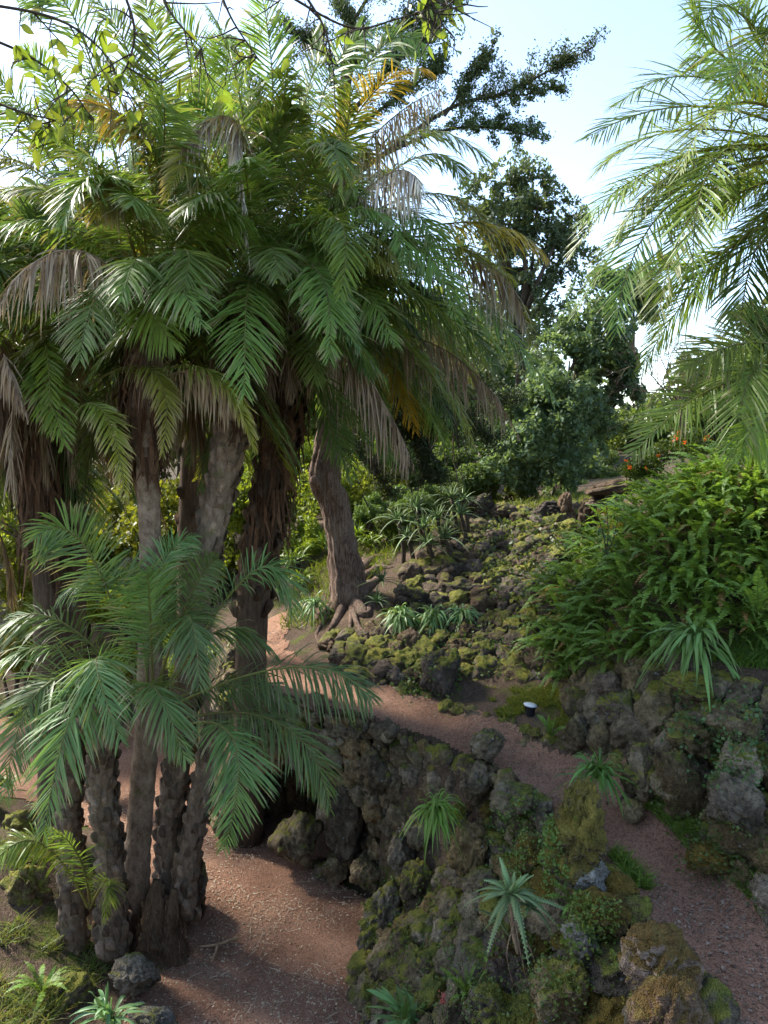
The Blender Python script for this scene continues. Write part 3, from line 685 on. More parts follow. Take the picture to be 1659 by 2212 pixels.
#        colour at base, colour at tip, leaflet-tip colour, sag, raggedness
KIND = {'green': (GREEN, GREEN * 1.15, None, .14, .06), 'deep': (DEEP, DEEP * 1.2, None, .22, .08), 'blue': (BLUE, BLUE * 1.15, None, .16, .05), 'lime': (LIME * .7, LIME, None, .15, .06),
        'olive': (GREEN, OLIVE, OLIVE * 1.2, .2, .12), 'yellow': (OLIVE, YEL, YEL * 1.05, .18, .1), 'yeltip': (GREEN * 1.2, OLIVE * 1.3, TAN * 1.3, .28, .2),
        'dead': (TAN * .9, TAN, TAN * 1.2, .85, .5), 'deadtip': (OLIVE, TAN, GREYT, .55, .4), 'white': (TAN, GREYT, GREYT * 1.15, .8, .7), 'brown': (BROWN * 1.2, BROWN * 1.6, TAN * .7, .75, .45)}
def frond_mb(P0, Mid, P3, kind, n=60, leaf=0.47, width=0.026, start=0.16, rach=0.016, seed=0, face=0.0, soft=1.0):
    n = int(n * 1.55); width *= .72
    r = np.random.default_rng(seed)
    c0, c1, ct, sag, rag = KIND[kind]
    ts = np.linspace(0, 1, 26); pts = bez(P0, Mid, P3, ts)
    P0, Mid, P3 = map(np.asarray, (P0, Mid, P3))
    C = 2 * Mid - (P0 + P3) / 2; curv = P0 - 2 * C + P3; T0 = norm(C - P0)
    up = -(curv - T0 * (curv @ T0))
    L_ = np.linalg.norm(P3 - P0)
    z = np.array([0, 0, 1.0]); z = z - T0 * (z @ T0)
    n0 = up / (L_ + 1e-6) + 0.35 * z + r.normal(size=3) * 0.22 + np.array([0, -face, 0])
    v0 = r.uniform(12, 36); sag = sag * r.uniform(.8, 1.6)
    T, Nn, Bb = transport(pts, n0)
    mb = MB()
    rc = RIB * .8 if kind not in ('dead', 'white', 'brown') else np.asarray(c0) * .8
    rb = MB(); tube(rb, pts[::2], np.linspace(rach, rach * .22, 13), 5, rc, n0, cap=False)
    t = np.linspace(start, 0.995, n); t = np.repeat(t, 2); sd = np.tile([1.0, -1.0], n); m = len(t)
    t = np.clip(t + r.normal(size=m) * 0.004, 0, 1)
    f = t * 25; i = np.minimum(f.astype(int), 24); w = (f - i)[:, None]
    lp = lambda a: a[i] * (1 - w) + a[i + 1] * w
    p, Tt, Nt, Bt = lp(pts), norm(lp(T)), norm(lp(Nn)), norm(lp(Bb))
    u = (t - start) / (1 - start)
    ll = leaf * (0.42 + 0.72 * np.sin(np.pi * np.clip(u * .86 + .1, 0, 1)) ** .8) * (1 - 0.5 * u ** 4) * r.uniform(.86, 1.1, m)
    if rag > .3: ll *= r.uniform(.55, 1.1, m)
    ll = ll * np.where(r.random(m) < .06, .55, 1)
    ll = ll * np.where(vnoise(np.stack([t * 11 + seed * 1.7, sd * 3.1 + 5, 0 * t], 1), seed) < .17, .38, 1)      # torn stretches
    fa = np.radians(32 + 26 * u ** 2 + r.normal(size=m) * 6); vee = np.radians(v0 - .55 * v0 * u + r.normal(size=m) * (16 - 10 * u))
    d = (Bt * (sd * np.cos(fa) * np.cos(vee))[:, None] + Tt * (np.sin(fa))[:, None] + Nt * (np.sin(vee) * np.cos(fa))[:, None])
    d = norm(d); G = np.array([0, 0, -1.0])
    sg = sag * r.uniform(.6, 1.4, m) + rag * .4 * r.random(m)
    hz_ = soft * np.hypot(Tt[:, 0], Tt[:, 1]) ** 1.5
    hang = np.clip(sg * 0.75, 0, .93)[:, None] if sag > .5 else np.clip(sg * .25 + .22 * hz_ * r.uniform(.5, 1.5, m), 0, .6)[:, None]
    sg = sg + .45 * hz_
    d = norm(d * (1 - hang) + (G + r.normal(size=(m, 3)) * .15) * hang)
    wd = norm(np.cross(d, Nt) + r.normal(size=(m, 3)) * (.28 + rag * .8))
    wd = norm(wd - d * (wd * d).sum(1, keepdims=True))
    W = (width * (0.75 + 0.4 * np.sin(np.pi * u)) * r.uniform(.85, 1.15, m))[:, None]
    A = p; M1 = p + d * (ll * .45)[:, None] + G * (ll * sg * .08)[:, None]; M2 = p + d * (ll * .8)[:, None] + G * (ll * sg * .3)[:, None]; E_ = p + d * ll[:, None] + G * (ll * sg * .52)[:, None]
    V = np.stack([A - wd * W * .3, A + wd * W * .3, M1 - wd * W * .5, M1 + wd * W * .5, M2 - wd * W * .36, M2 + wd * W * .36, E_], 1)
    base = np.arange(m)[:, None] * 7
    q = np.concatenate([base + [0, 1, 3, 2], base + [2, 3, 5, 4]]); tr = base + np.array([4, 5, 6])
    cc = c0[None] * (1 - u[:, None]) + c1[None] * u[:, None]; cc = cc * r.uniform(.75, 1.25, (m, 1))
    if rag > .3:
        k = r.random(m) < .25; cc[k] = np.asarray(BROWN) * 1.4
    ce = cc if ct is None else cc * .35 + ct * .65
    if kind in ('green', 'blue', 'deep'):
        k = r.random(m) < .28; ce = ce.copy(); ce[k] = TAN * .8
    Cc = np.stack([cc, cc, cc, cc, (cc + ce) / 2, (cc + ce) / 2, ce], 1).reshape(-1, 3)
    mb.add(V.reshape(-1, 3), q, tr, Cc)
    return mb, rb
_fs = [1000]
def frond(parent, P0, Mid, P3, kind, **kw):
    _fs[0] += 1
    m = M['dry'] if kind in ('dead', 'white', 'brown') else M['leaf']
    lf, rb = frond_mb(P0, Mid, P3, kind, seed=_fs[0], **kw)
    o = rb.build('frond', m, parent); lf.build('leaves', m, o)
    return o
def hero(parent, pts, kind, **kw):
    a = [P(*q) for q in pts]; kw.setdefault('face', .4); return frond(parent, a[0], a[1], a[2], kind, **kw)
def auto_crown(parent, heart, count, length, rs, kinds, el=(85, -45), leaf=.42, arcs=.35, spread=0.12, azr=(0, 360), front=.72, **kw):
    r = np.random.default_rng(rs)
    for k in range(count):
        u = (k + .5) / count
        az = math.radians(azr[0] + ((k * 137.5 + r.normal() * 12) % 360) / 360 * (azr[1] - azr[0])); e = math.radians(el[0] + (el[1] - el[0]) * u ** .85 + r.normal() * 7)
        Ln = length * r.uniform(.85, 1.12) * (0.8 + .25 * math.sin(math.pi * min(u * 1.3, 1)))
        h = np.array([math.cos(az), math.sin(az), 0]); z = np.array([0, 0, 1.0])
        if h[1] < -.25 and e < 1.0: Ln *= front
        if front < 1 and h[1] < -.3 and e < -.25: continue
        d = h * math.cos(e) + z * math.sin(e)
        P0 = heart + h * spread * .6 - z * (.35 * u) + r.normal(size=3) * .03
        dr = arcs * Ln * (0.35 + 0.9 * math.cos(e)) * r.uniform(.8, 1.25)
        side = np.array([-h[1], h[0], 0]) * r.normal() * .12 * Ln
        P3 = P0 + d * Ln * .94 - z * dr + side
        Mid = P0 + d * Ln * .53 - z * dr * .16 + side * .25
        kd = kinds(u, r)
        frond(parent, P0, Mid, P3, kd, leaf=leaf * r.uniform(.9, 1.1), **kw)

# ------------------------------------------------------------------ palm trunks
def leaf_base_mesh(name, m, c):
    """a stubby pointed leaf base; local +Z up along trunk, -Y outward"""
    V = np.array([(-.5, 0, -.5), (.5, 0, -.5), (.42, -.22, -.1), (-.42, -.22, -.1), (-.28, -.34, .42), (.28, -.34, .42), (.22, -.02, .62), (-.22, -.02, .62), (0, -.3, -.3), (0, -.46, .3)])
    mb = MB(); mb.add(V, q=[(0, 3, 7, 4)[0:4], (1, 6, 5, 2)], t=[(0, 1, 8), (0, 8, 3), (1, 2, 8), (3, 8, 9), (8, 2, 9), (3, 9, 4), (2, 5, 9), (4, 9, 5), (4, 5, 6), (4, 6, 7)], c=c)
    return mb.mesh(name, m)
LB = [leaf_base_mesh('leaf_base', M['palm_bark'], (s, s * .92, s * .86)) for s in (.55, .85, 1.2)]
LBD = [leaf_base_mesh('leaf_base', M['fibre'], (s, s * .9, s * .8)) for s in (.6, .9, 1.2)]
def palm_trunk(parent, pts, radii, style, seed=0, nb=110, m='palm_bark', tmin=0, tmax=1, size=None):
    r = np.random.default_rng(seed); n = 60
    c = resample(pts, n); rad = np.interp(np.linspace(0, 1, n), np.linspace(0, 1, len(radii)), radii)
    mb = MB()
    if style == 'ring':
        n2 = 200; c2 = resample(pts, n2); rr = np.interp(np.linspace(0, 1, n2), np.linspace(0, 1, len(radii)), radii)
        saw = (np.arange(n2) % 4) / 4.0
        rr = rr * (1 + 0.10 * saw) * (1 + 0.05 * r.normal(size=n2).cumsum() / 14)
        tube(mb, c2, rr, 14, (.95, .88, .82), rough=.10, seed=seed)
    else:
        tube(mb, c, rad * .93, 14, (.75, .7, .65), rough=.16, seed=seed)
    tr = mb.build('trunk', M[m], parent, smooth=(style != 'ring'))
    if style in ('scale', 'shag'):
        T = norm(np.gradient(c, axis=0))
        LL = LB if style == 'scale' else LBD
        for k in range(nb):
            t = tmin + (tmax - tmin) * (k + r.uniform(-.2, .2)) / nb; f = np.clip(t, 0, 1) * (n - 1); i = int(min(f, n - 2)); w = f - i
            p = c[i] * (1 - w) + c[i + 1] * w; Tk = Vector(T[i]); R0 = rad[i]
            a = k * 2.39996 + r.normal() * .12
            x = Tk.orthogonal().normalized(); y = Tk.cross(x)
            o_ = x * math.cos(a) + y * math.sin(a)
            if o_.y > 0.55: continue           # far side of the trunk
            Rm = frame(o_, Tk, r.normal() * .12)
            if style == 'shag': Rm = Rm @ Matrix.Rotation(r.uniform(.1, .5), 3, 'X')
            s = (size or R0 * .8) * r.uniform(.75, 1.2)
            inst('leaf_base', LL[int(r.integers(3))], p + np.array(o_) * R0 * .86, Rm, (s * .85, s * r.uniform(.8, 1.4), s * r.uniform(1, 1.4)), tr)
    return tr, c
def shag(parent, c, rad, n, length, seed, cl=(.7, .5, .38), name='dead_fibre'):
    """hanging brown fibres and dead leaf bases round a trunk"""
    r = np.random.default_rng(seed); mb = MB()
    for k in range(n):
        p = c[int(r.integers(len(c)))]; a = r.uniform(0, 2 * math.pi); o_ = np.array([math.cos(a), math.sin(a), 0]); s = np.array([-o_[1], o_[0], 0])
        Ln = length * r.uniform(.4, 1.2); w = r.uniform(.008, .03)
        A = p + o_ * rad * r.uniform(.8, 1.1); Bq = A + o_ * .12 * r.random() + np.array([0, 0, -Ln * .5]); C_ = Bq + o_ * .08 * r.normal() + s * .1 * r.normal() + np.array([0, 0, -Ln * .5])
        mb.add([A - s * w, A + s * w, Bq - s * w, Bq + s * w, C_], [(0, 1, 3, 2)], [(2, 3, 4)], np.array(cl) * r.uniform(.5, 1.5))
    return tag(mb.build(name, M['fibre'], parent), kind='stuff')

def k_main(u, r):
    x = r.random()
    if u < .35: return 'green'
    if u < .72: return 'green' if x < .6 else ('deep' if x < .78 else ('olive' if x < .92 else 'yellow'))
    return 'deep' if x < .5 else ('olive' if x < .72 else ('dead' if x < .86 else 'brown'))
def k_dark(u, r):
    x = r.random()
    if u < .6: return 'deep' if x < .6 else 'green'
    return 'deep' if x < .72 else ('brown' if x < .93 else 'dead')

def dead_skirt(parent, heart, n, length, seed):
    r = np.random.default_rng(seed)
    for k in range(n):
        az = r.uniform(0, 2 * math.pi); h = np.array([math.cos(az), math.sin(az), 0]); Ln = length * r.uniform(.7, 1.1)
        P0 = heart + h * .12 - np.array([0, 0, .35 + .3 * r.random()])
        o_ = r.uniform(.15, .5)
        frond(parent, P0, P0 + h * Ln * o_ + np.array([0, 0, -Ln * .38]), P0 + h * Ln * o_ * 1.1 + np.array([0, 0, -Ln * .9]), 'brown' if r.random() < .92 else 'dead', n=34, leaf=.34, width=.018)

# --- palm A: scaly leaning trunk, main crown
A0 = P(385, 1960, 8.9)
pa = empty('palm_tree', A0); tag(pa, 'tall date palm with leaning scaly trunk under the big central crown', 'palm tree', 'palms of the clump')
_, ca = palm_trunk(pa, [P(385, 1985, 8.9), P(368, 1800, 8.95), P(395, 1560, 9.05), P(432, 1280, 9.1), P(488, 1000, 9.2), P(525, 820, 9.3), P(545, 620, 9.4)], [.21, .17, .17, .175, .19, .22, .26], 'scale', 3, 260)
shag(pa, ca[46:], .25, 240, .55, 5)
HA = P(548, 575, 9.45)
auto_crown(pa, HA, 58, 2.9, 21, k_main, el=(85, -60), leaf=.48)
dead_skirt(pa, HA, 8, 1.3, 31)
hero(pa, [(525, 560, 9.3), (500, 290, 8.9), (365, 300, 8.5)], 'green')
hero(pa, [(480, 620, 9.1), (440, 350, 8.6), (360, 430, 8.2)], 'yeltip', n=70, leaf=.40)
hero(pa, [(535, 640, 9.1), (520, 280, 8.6), (380, 340, 8.3)], 'deadtip', n=66, leaf=.36)
hero(pa, [(540, 600, 9.2), (505, 250, 8.7), (538, 560, 8.3)], 'white', n=60, leaf=.30)
hero(pa, [(600, 560, 9.0), (725, 470, 8.1), (735, 640, 7.6)], 'lime', n=70, leaf=.40)
hero(pa, [(610, 600, 9.0), (690, 590, 8.0), (712, 770, 7.5)], 'green', n=66, leaf=.46)
hero(pa, [(560, 520, 9.4), (590, 240, 9.2), (560, -40, 8.9)], 'green', leaf=.5)
hero(pa, [(570, 520, 9.4), (650, 250, 9.2), (700, 60, 8.9)], 'green', leaf=.5)
hero(pa, [(540, 520, 9.4), (520, 220, 9.0), (450, 20, 8.4)], 'green', leaf=.5)
hero(pa, [(590, 540, 9.3), (700, 330, 9.0), (740, 330, 8.4)], 'green', leaf=.42)
hero(pa, [(580, 560, 9.3), (690, 320, 8.6), (735, 420, 8.0)], 'green', leaf=.42)
# --- palm C: dark shaggy trunk behind, right part of crown
C0 = P(545, 1330, 10.6); C0[2] = 0.0
pc = empty('palm_tree', C0); tag(pc, 'date palm with dark shaggy trunk just left of the cedar', 'palm tree', 'palms of the clump')
_, cc_ = palm_trunk(pc, [P(535, 1700, 10.9) * [1, 1, 0] + [0, 0, -.05], P(545, 1330, 10.8), P(582, 1080, 10.7), P(618, 860, 10.6), P(655, 640, 10.5)], [.25, .24, .25, .27, .3], 'shag', 4, 130, 'fibre', .25, 1)
shag(pc, cc_[22:], .29, 420, .7, 6)
HC = P(665, 600, 10.4)
auto_crown(pc, HC, 52, 3.0, 22, k_main, el=(85, -32), leaf=.48)
dead_skirt(pc, HC, 3, 1.2, 32)
for a in [([(690, 560, 10.2), (820, 460, 9.4), (872, 600, 8.9)], 'green'), ([(700, 540, 10.2), (870, 450, 9.6), (945, 580, 9.2)], 'green'), ([(710, 520, 10.2), (960, 420, 9.9), (1085, 600, 9.6)], 'olive'),
          ([(700, 600, 10.2), (960, 520, 9.8), (1160, 760, 9.5)], 'olive'), ([(700, 640, 10.2), (960, 610, 9.6), (1200, 870, 9.3)], 'green'), ([(690, 660, 10.2), (900, 640, 9.7), (1080, 800, 9.4)], 'deep'),
          ([(690, 730, 10.1), (940, 745, 9.6), (1122, 945, 9.3)], 'brown'), ([(680, 700, 10.1), (900, 760, 10), (1020, 960, 9.8)], 'olive'), ([(690, 690, 10.3), (960, 800, 10.4), (1060, 920, 10.3)], 'green'),
          ([(660, 480, 10.2), (790, 220, 9.8), (925, 150, 9.3)], 'yellow'), ([(670, 490, 10.2), (800, 300, 9.8), (955, 190, 9.3)], 'deadtip'), ([(680, 500, 10.3), (880, 290, 10), (1075, 370, 9.7)], 'green'), ([(680, 520, 10.3), (900, 340, 10.1), (1000, 400, 9.8)], 'green'),
          ([(690, 520, 10.1), (830, 380, 9.5), (905, 400, 9.1)], 'white'), ([(660, 460, 10.3), (800, 130, 10.2), (920, 110, 10)], 'green'), ([(650, 470, 10.4), (720, 150, 10.3), (860, 60, 10.2)], 'green'),
          ([(700, 560, 10.1), (1010, 480, 9.7), (1180, 560, 9.4)], 'yellow'), ([(700, 600, 10), (880, 520, 9.3), (990, 700, 9.0)], 'green'), ([(700, 620, 10), (1010, 560, 9.5), (1130, 700, 9.2)], 'deadtip')]:
    hero(pc, *a, n=58, leaf=.47)
# --- palm B: thin ringed trunk, left-centre crown
B0 = P(285, 2030, 8.4); B0[2] = 0.1
pb = empty('palm_tree', B0); tag(pb, 'date palm with straight slim ringed trunk left of the scaly one', 'palm tree', 'palms of the clump')
_, cb = palm_trunk(pb, [P(285, 2060, 8.5), P(300, 1800, 8.55), P(322, 1500, 8.7), P(325, 1200, 8.8), P(318, 1000, 8.85), P(308, 800, 8.9), P(320, 640, 8.95)], [.17, .15, .145, .135, .135, .17, .2], 'ring', 5)
shag(pb, cb[40:], .2, 260, .6, 7)
HB = P(318, 590, 9.0)
auto_crown(pb, HB, 54, 2.7, 23, k_main, el=(85, -60), leaf=.47)
dead_skirt(pb, HB, 7, 1.2, 33)
for a in [([(330, 560, 8.8), (300, 300, 8.4), (140, 225, 7.9)], 'yellow'), ([(320, 570, 8.8), (330, 320, 8.5), (180, 230, 8.2)], 'yeltip'), ([(310, 560, 8.8), (215, 390, 8.0), (135, 490, 7.5)], 'green'), ([(340, 580, 8.8), (262, 400, 8.1), (205, 470, 7.8)], 'yeltip'),
          ([(330, 620, 8.7), (400, 540, 7.9), (395, 640, 7.5)], 'green'), ([(340, 640, 8.7), (310, 640, 7.9), (375, 745, 7.6)], 'lime'), ([(300, 600, 8.9), (170, 60, 9.2), (60, 40, 9.2)], 'green'), ([(300, 520, 9), (300, 200, 8.7), (200, -10, 8.4)], 'green'), ([(320, 520, 9), (350, 220, 8.8), (310, 0, 8.6)], 'green'),
          ([(290, 640, 8.6), (150, 540, 7.8), (-10, 660, 7.4)], 'dead')]:
    hero(pb, *a, n=58, leaf=.45)
# --- palm D: dark shaggy trunk at the left, crown partly out of frame
D0 = P(110, 1500, 9.8); D0[2] = 0.4
pd = empty('palm_tree', D0); tag(pd, 'date palm with thick dark shaggy trunk at the left edge', 'palm tree', 'palms of the clump')
_, cd = palm_trunk(pd, [P(125, 1800, 10) * [1, 1, 0] + [0, 0, .2], P(115, 1300, 9.9), P(95, 1050, 9.8), P(70, 880, 9.7), P(55, 760, 9.6)], [.27, .26, .28, .33, .34], 'shag', 6, 110, 'fibre', .3, 1)
shag(pd, cd[20:], .33, 460, .8, 8)
HD = P(40, 720, 9.5)
auto_crown(pd, HD, 54, 2.7, 24, k_dark, el=(85, -65), leaf=.47)
dead_skirt(pd, HD, 9, 1.4, 34)
for a in [([(60, 800, 9.2), (95, 740, 8.6), (110, 930, 8.3)], 'lime'), ([(180, 840, 9.0), (330, 800, 8.3), (350, 985, 8.0)], 'yeltip'), ([(150, 900, 9.0), (225, 890, 8.4), (270, 1080, 8.2)], 'yeltip'), ([(30, 820, 9.0), (10, 770, 8.4), (60, 900, 8.2)], 'dead')]:
    hero(pd, *a, n=46, leaf=.26)
hero(pb, [(300, 830, 8.6), (450, 800, 8.2), (550, 970, 8.0)], 'yeltip', n=60, leaf=.30)
hero(pb, [(330, 830, 8.7), (440, 805, 8.3), (520, 900, 8.2)], 'dead', n=50, leaf=.28)
# --- palm E: back-left crown filling the top left
E0 = P(150, 1500, 12.5); E0[2] = 0.3
pe = empty('palm_tree', E0); tag(pe, 'date palm standing behind the clump filling the upper left', 'palm tree', 'palms of the clump')
_, ce = palm_trunk(pe, [E0 - [0, 0, .2], P(160, 1100, 12.4), P(165, 800, 12.2), P(160, 520, 12.1)], [.22, .2, .2, .25], 'shag', 9, 50, 'fibre', .3, 1)
auto_crown(pe, P(160, 420, 12), 40, 2.9, 25, k_main, leaf=.48, n=54)
E1 = P(400, 1500, 12.9); E1[2] = 0.6
pf = empty('palm_tree', E1); tag(pf, 'date palm rising behind the central crown to the top of the photo', 'palm tree', 'palms of the clump')
_, ce = palm_trunk(pf, [E1 - [0, 0, .2], P(410, 1100, 12.8), P(440, 700, 12.6), P(470, 420, 12.4)], [.2, .2, .2, .25], 'shag', 10, 50, 'fibre', .3, 1)
auto_crown(pf, P(475, 340, 12.4), 40, 3.1, 26, k_main, leaf=.48, n=54)

# --- young palm in front (blue-green fronds, several stems)
Y0 = P(260, 2040, 8.2); Y0[2] = 0.05
py = empty('young_palm', Y0); tag(py, 'young clumping palm with blue-green fronds on short stems in front', 'palm tree')
palm_trunk(py, [P(165, 2150, 8.1), P(155, 1900, 8.2), P(150, 1720, 8.3), P(165, 1560, 8.3)], [.18, .15, .145, .14], 'scale', 11, 110)
palm_trunk(py, [P(245, 2060, 8.0), P(238, 1850, 8.05), P(220, 1680, 8.1), P(235, 1540, 8.1)], [.17, .15, .15, .17], 'scale', 12, 120)
palm_trunk(py, [P(405, 1975, 8.7), P(410, 1850, 8.75), P(445, 1660, 8.9), P(470, 1540, 9.0)], [.18, .145, .14, .13], 'scale', 13, 90)
mb = MB()
for k, (x, y, w) in enumerate([(265, 2030, .24), (330, 2000, .28), (368, 2020, .22), (200, 2090, .22)]):
    c0 = P(x, y + 60, 8.25); c0[2] = -.1
    tube(mb, resample([c0, P(x, y, 8.3), P(x + 8, y - 100, 8.4)], 40), np.linspace(w, .04, 40), 40, (.9, .8, .66), rough=.55, seed=k)
    for _ in range(420):
        a_ = rng.uniform(0, 6.28); t_ = rng.random(); q_ = c0 * (1 - t_) + P(x + 5, y - 60, 8.35) * t_ + np.array([math.cos(a_), math.sin(a_), 0]) * w * (1.02 - .5 * t_); e_ = q_ + rng.normal(size=3) * .03 + [0, 0, -rng.uniform(.04, .16)]; w_ = rng.normal(size=3) * .006
        mb.add([q_ - w_, q_ + w_, e_], t=[(0, 1, 2)], c=np.array((1.3, 1.1, .85)) * rng.uniform(.4, 1.5))
rm = mb.build('root_mass', M['fibre'], py, smooth=True)
tag(rm, 'fibrous root mass at the base of the palm stems')
mb = MB(); tube(mb, resample([P(398, 1965, 8.75), P(392, 1890, 8.75), P(402, 1840, 8.8)], 24), .12, 18, (.8, .72, .6), rough=.4, seed=4, cap=True); mb.build('cut_stem', M['palm_bark'], py, smooth=True)
HY = P(330, 1530, 8.0)
for a in [([(330, 1500, 8.0), (325, 1330, 7.7), (315, 1230, 7.2)], .5), ([(300, 1500, 8.0), (190, 1190, 7.9), (75, 1165, 7.6)], .46), ([(340, 1480, 8.0), (410, 1290, 8.0), (470, 1205, 7.9)], .36), ([(370, 1480, 8.1), (555, 1230, 8.2), (632, 1330, 8.1)], .42),
          ([(360, 1530, 7.9), (640, 1440, 7.5), (805, 1520, 7.2)], .46), ([(370, 1560, 7.9), (600, 1560, 7.4), (712, 1745, 7.1)], .42), ([(390, 1570, 7.8), (505, 1600, 7.0), (485, 1830, 6.7)], .42), ([(280, 1530, 7.9), (105, 1475, 7.3), (10, 1720, 6.9)], .46),
          ([(270, 1540, 7.9), (175, 1510, 7.0), (95, 1800, 6.6)], .46), ([(290, 1500, 8), (60, 1400, 7.7), (-30, 1600, 7.4)], .46), ([(300, 1510, 8), (100, 1330, 8), (-40, 1420, 7.9)], .46), ([(320, 1500, 8), (260, 1250, 8.2), (130, 1290, 8.2)], .46), ([(350, 1500, 8), (480, 1360, 8.3), (600, 1420, 8.4)], .44),
          ([(350, 1520, 8), (520, 1480, 8.2), (640, 1540, 8.2)], .42), ([(310, 1540, 7.9), (330, 1480, 7.0), (400, 1640, 6.6)], .42), ([(300, 1530, 7.9), (210, 1420, 7.2), (260, 1600, 6.7)], .46), ([(340, 1500, 8), (400, 1330, 7.4), (430, 1480, 6.9)], .44), ([(320, 1500, 8.1), (340, 1250, 8.4), (420, 1160, 8.6)], .4)]:
    hero(py, a[0], 'blue', n=56, leaf=a[1] * 1.0, width=.023)
hero(py, [(190, 1960, 7.4), (85, 1820, 7.2), (-20, 1875, 7.0)], 'lime', n=46, leaf=.26, width=.02)
hero(py, [(195, 1960, 7.4), (170, 1850, 7.3), (110, 1790, 7.2)], 'green', n=34, leaf=.24, width=.018)
hero(py, [(195, 1960, 7.4), (235, 1900, 7.2), (225, 1990, 7.0)], 'green', n=30, leaf=.2, width=.018)
# background left drooping palm
G0 = P(-60, 1500, 11.5); G0[2] = .3
pg = empty('palm_tree', G0); tag(pg, 'date palm with hanging brown skirt cut by the left edge', 'palm tree', 'palms of the clump')
palm_trunk(pg, [G0 - [0, 0, .2], P(-60, 1250, 11.5), P(-70, 1000, 11.4)], [.25, .25, .3], 'shag', 14, 40, 'fibre', .2, 1)
auto_crown(pg, P(-70, 900, 11.4), 34, 2.7, 27, k_dark, leaf=.46, n=52)
dead_skirt(pg, P(-20, 1050, 11.0), 8, 1.4, 35)

# --- right palm: crown hanging in from outside the frame
R0_ = np.array([5.0, 7.6, hz(5.0, 7.6)])
pr = empty('palm_tree', R0_); tag(pr, 'date palm whose bright fronds hang in from the right edge', 'palm tree')
HR = P(1790, 330, 7.6)
palm_trunk(pr, [R0_ - [0, 0, .2], R0_ + [.1, 0, 2.0], HR + [0, 0, -1.5], HR], [.24, .2, .2, .24], 'scale', 15, 60)
for a in [([(1780, 300, 7.6), (1560, 120, 7.3), (1500, 20, 7.0)], 'green'), ([(1780, 300, 7.6), (1620, 60, 7.4), (1600, -60, 7.2)], 'green'), ([(1780, 320, 7.6), (1520, 230, 7.2), (1265, 300, 6.9)], 'green'), ([(1780, 330, 7.6), (1500, 330, 7.3), (1255, 480, 7.0)], 'lime'),
          ([(1780, 340, 7.6), (1480, 400, 7.5), (1240, 680, 7.3)], 'green'), ([(1780, 330, 7.5), (1560, 330, 6.8), (1500, 640, 6.4)], 'lime'), 
          ([(1780, 320, 7.4), (1600, 220, 6.6), (1470, 370, 6.1)], 'lime'), ([(1780, 380, 7.8), (1560, 440, 8.2), (1400, 640, 8.2)], 'deep'), 
          ([(1760, 820, 7.6), (1560, 830, 7.3), (1370, 980, 7.1)], 'green'), ([(1760, 860, 7.5), (1640, 790, 7.0), (1590, 1000, 6.8)], 'green'), ([(1760, 780, 7.5), (1620, 740, 7.2), (1480, 800, 7.0)], 'green'), ([(1780, 820, 7.4), (1680, 880, 7.0), (1620, 960, 6.8)], 'lime'),
          ([(1780, 350, 7.7), (1640, 520, 7.8), (1600, 760, 7.8)], 'deep'), ([(1780, 340, 7.5), (1460, 430, 7.2), (1330, 720, 7.0)], 'green'), ([(1780, 380, 7.8), (1600, 400, 8.3), (1330, 400, 8.6)], 'green'), ([(1780, 360, 7.6), (1560, 330, 8.0), (1380, 480, 8.2)], 'deep'), ([(1780, 320, 7.4), (1660, 140, 6.6), (1560, 230, 6.0)], 'green'),
          ([(1780, 330, 7.6), (1530, 170, 7.6), (1330, 230, 7.5)], 'green'), ([(1780, 300, 7.5), (1600, 30, 7.2), (1520, 90, 6.8)], 'lime'), ([(1780, 330, 7.6), (1450, 350, 7.6), (1230, 560, 7.5)], 'green'), ([(1780, 340, 7.4), (1530, 420, 6.9), (1420, 720, 6.6)], 'lime'),
          ([(1780, 340, 7.6), (1480, 280, 7.8), (1280, 380, 7.8)], 'lime'), ([(1790, 200, 7.6), (1680, 60, 7.3), (1650, 200, 6.9)], 'green'), ([(1780, 350, 7.7), (1540, 560, 7.9), (1420, 560, 7.9)], 'green')]:
    hero(pr, a[0], a[1], n=52, leaf=.46, width=.021, soft=.35)
auto_crown(pr, HR, 10, 2.2, 28, lambda u, r: 'green' if r.random() < .7 else 'lime', el=(80, -30), leaf=.45, azr=(60, 300), width=.021)

# ------------------------------------------------------------------ leaf clouds, trees, shrubs
def leaf_quads(mb, p, size, c, rs, up=0.3, aspect=.5):
    r = np.random.default_rng(rs); m = len(p)
    d = norm(r.normal(size=(m, 3)) + [0, 0, -.15]); n = norm(r.normal(size=(m, 3)) + [0, 0, up * 3]); w = norm(np.cross(d, n))
    s = (size * r.uniform(.6, 1.3, m))[:, None]
    V = np.stack([p - d * s * .5, p - w * s * aspect * .5 - d * s * .05, p + d * s * .5, p + w * s * aspect * .5 - d * s * .05], 1).reshape(-1, 3)
    mb.add(V, np.arange(m * 4).reshape(-1, 4), c=np.repeat(c, 4, 0))
def cloud(lobes, n, size, c1, c2, rs, gap=.5, freq=2.2, squash=.85):
    r = np.random.default_rng(rs); lobes = np.asarray(lobes, float)
    pr = lobes[:, 3] ** 2; k = r.choice(len(lobes), n, p=pr / pr.sum())
    d = norm(r.normal(size=(n, 3))); rad = r.random(n) ** .38
    rad = rad * (1 + .35 * fbm(d * 2.2 + lobes[k, :3] * 3, rs, 3))
    p = lobes[k, :3] + d * (rad * lobes[k, 3])[:, None] * [1, 1, squash]
    f = fbm(p * freq + rs, rs + 3, 3); keep = f > (gap - .5) * .35
    p, f = p[keep], f[keep]
    u = np.clip(.5 + f * 1.6 + r.normal(size=len(p)) * .22, 0, 1)[:, None]
    c = np.asarray(c1) * (1 - u) + np.asarray(c2) * u
    mb = MB(); leaf_quads(mb, p, size, c, rs + 9); return mb
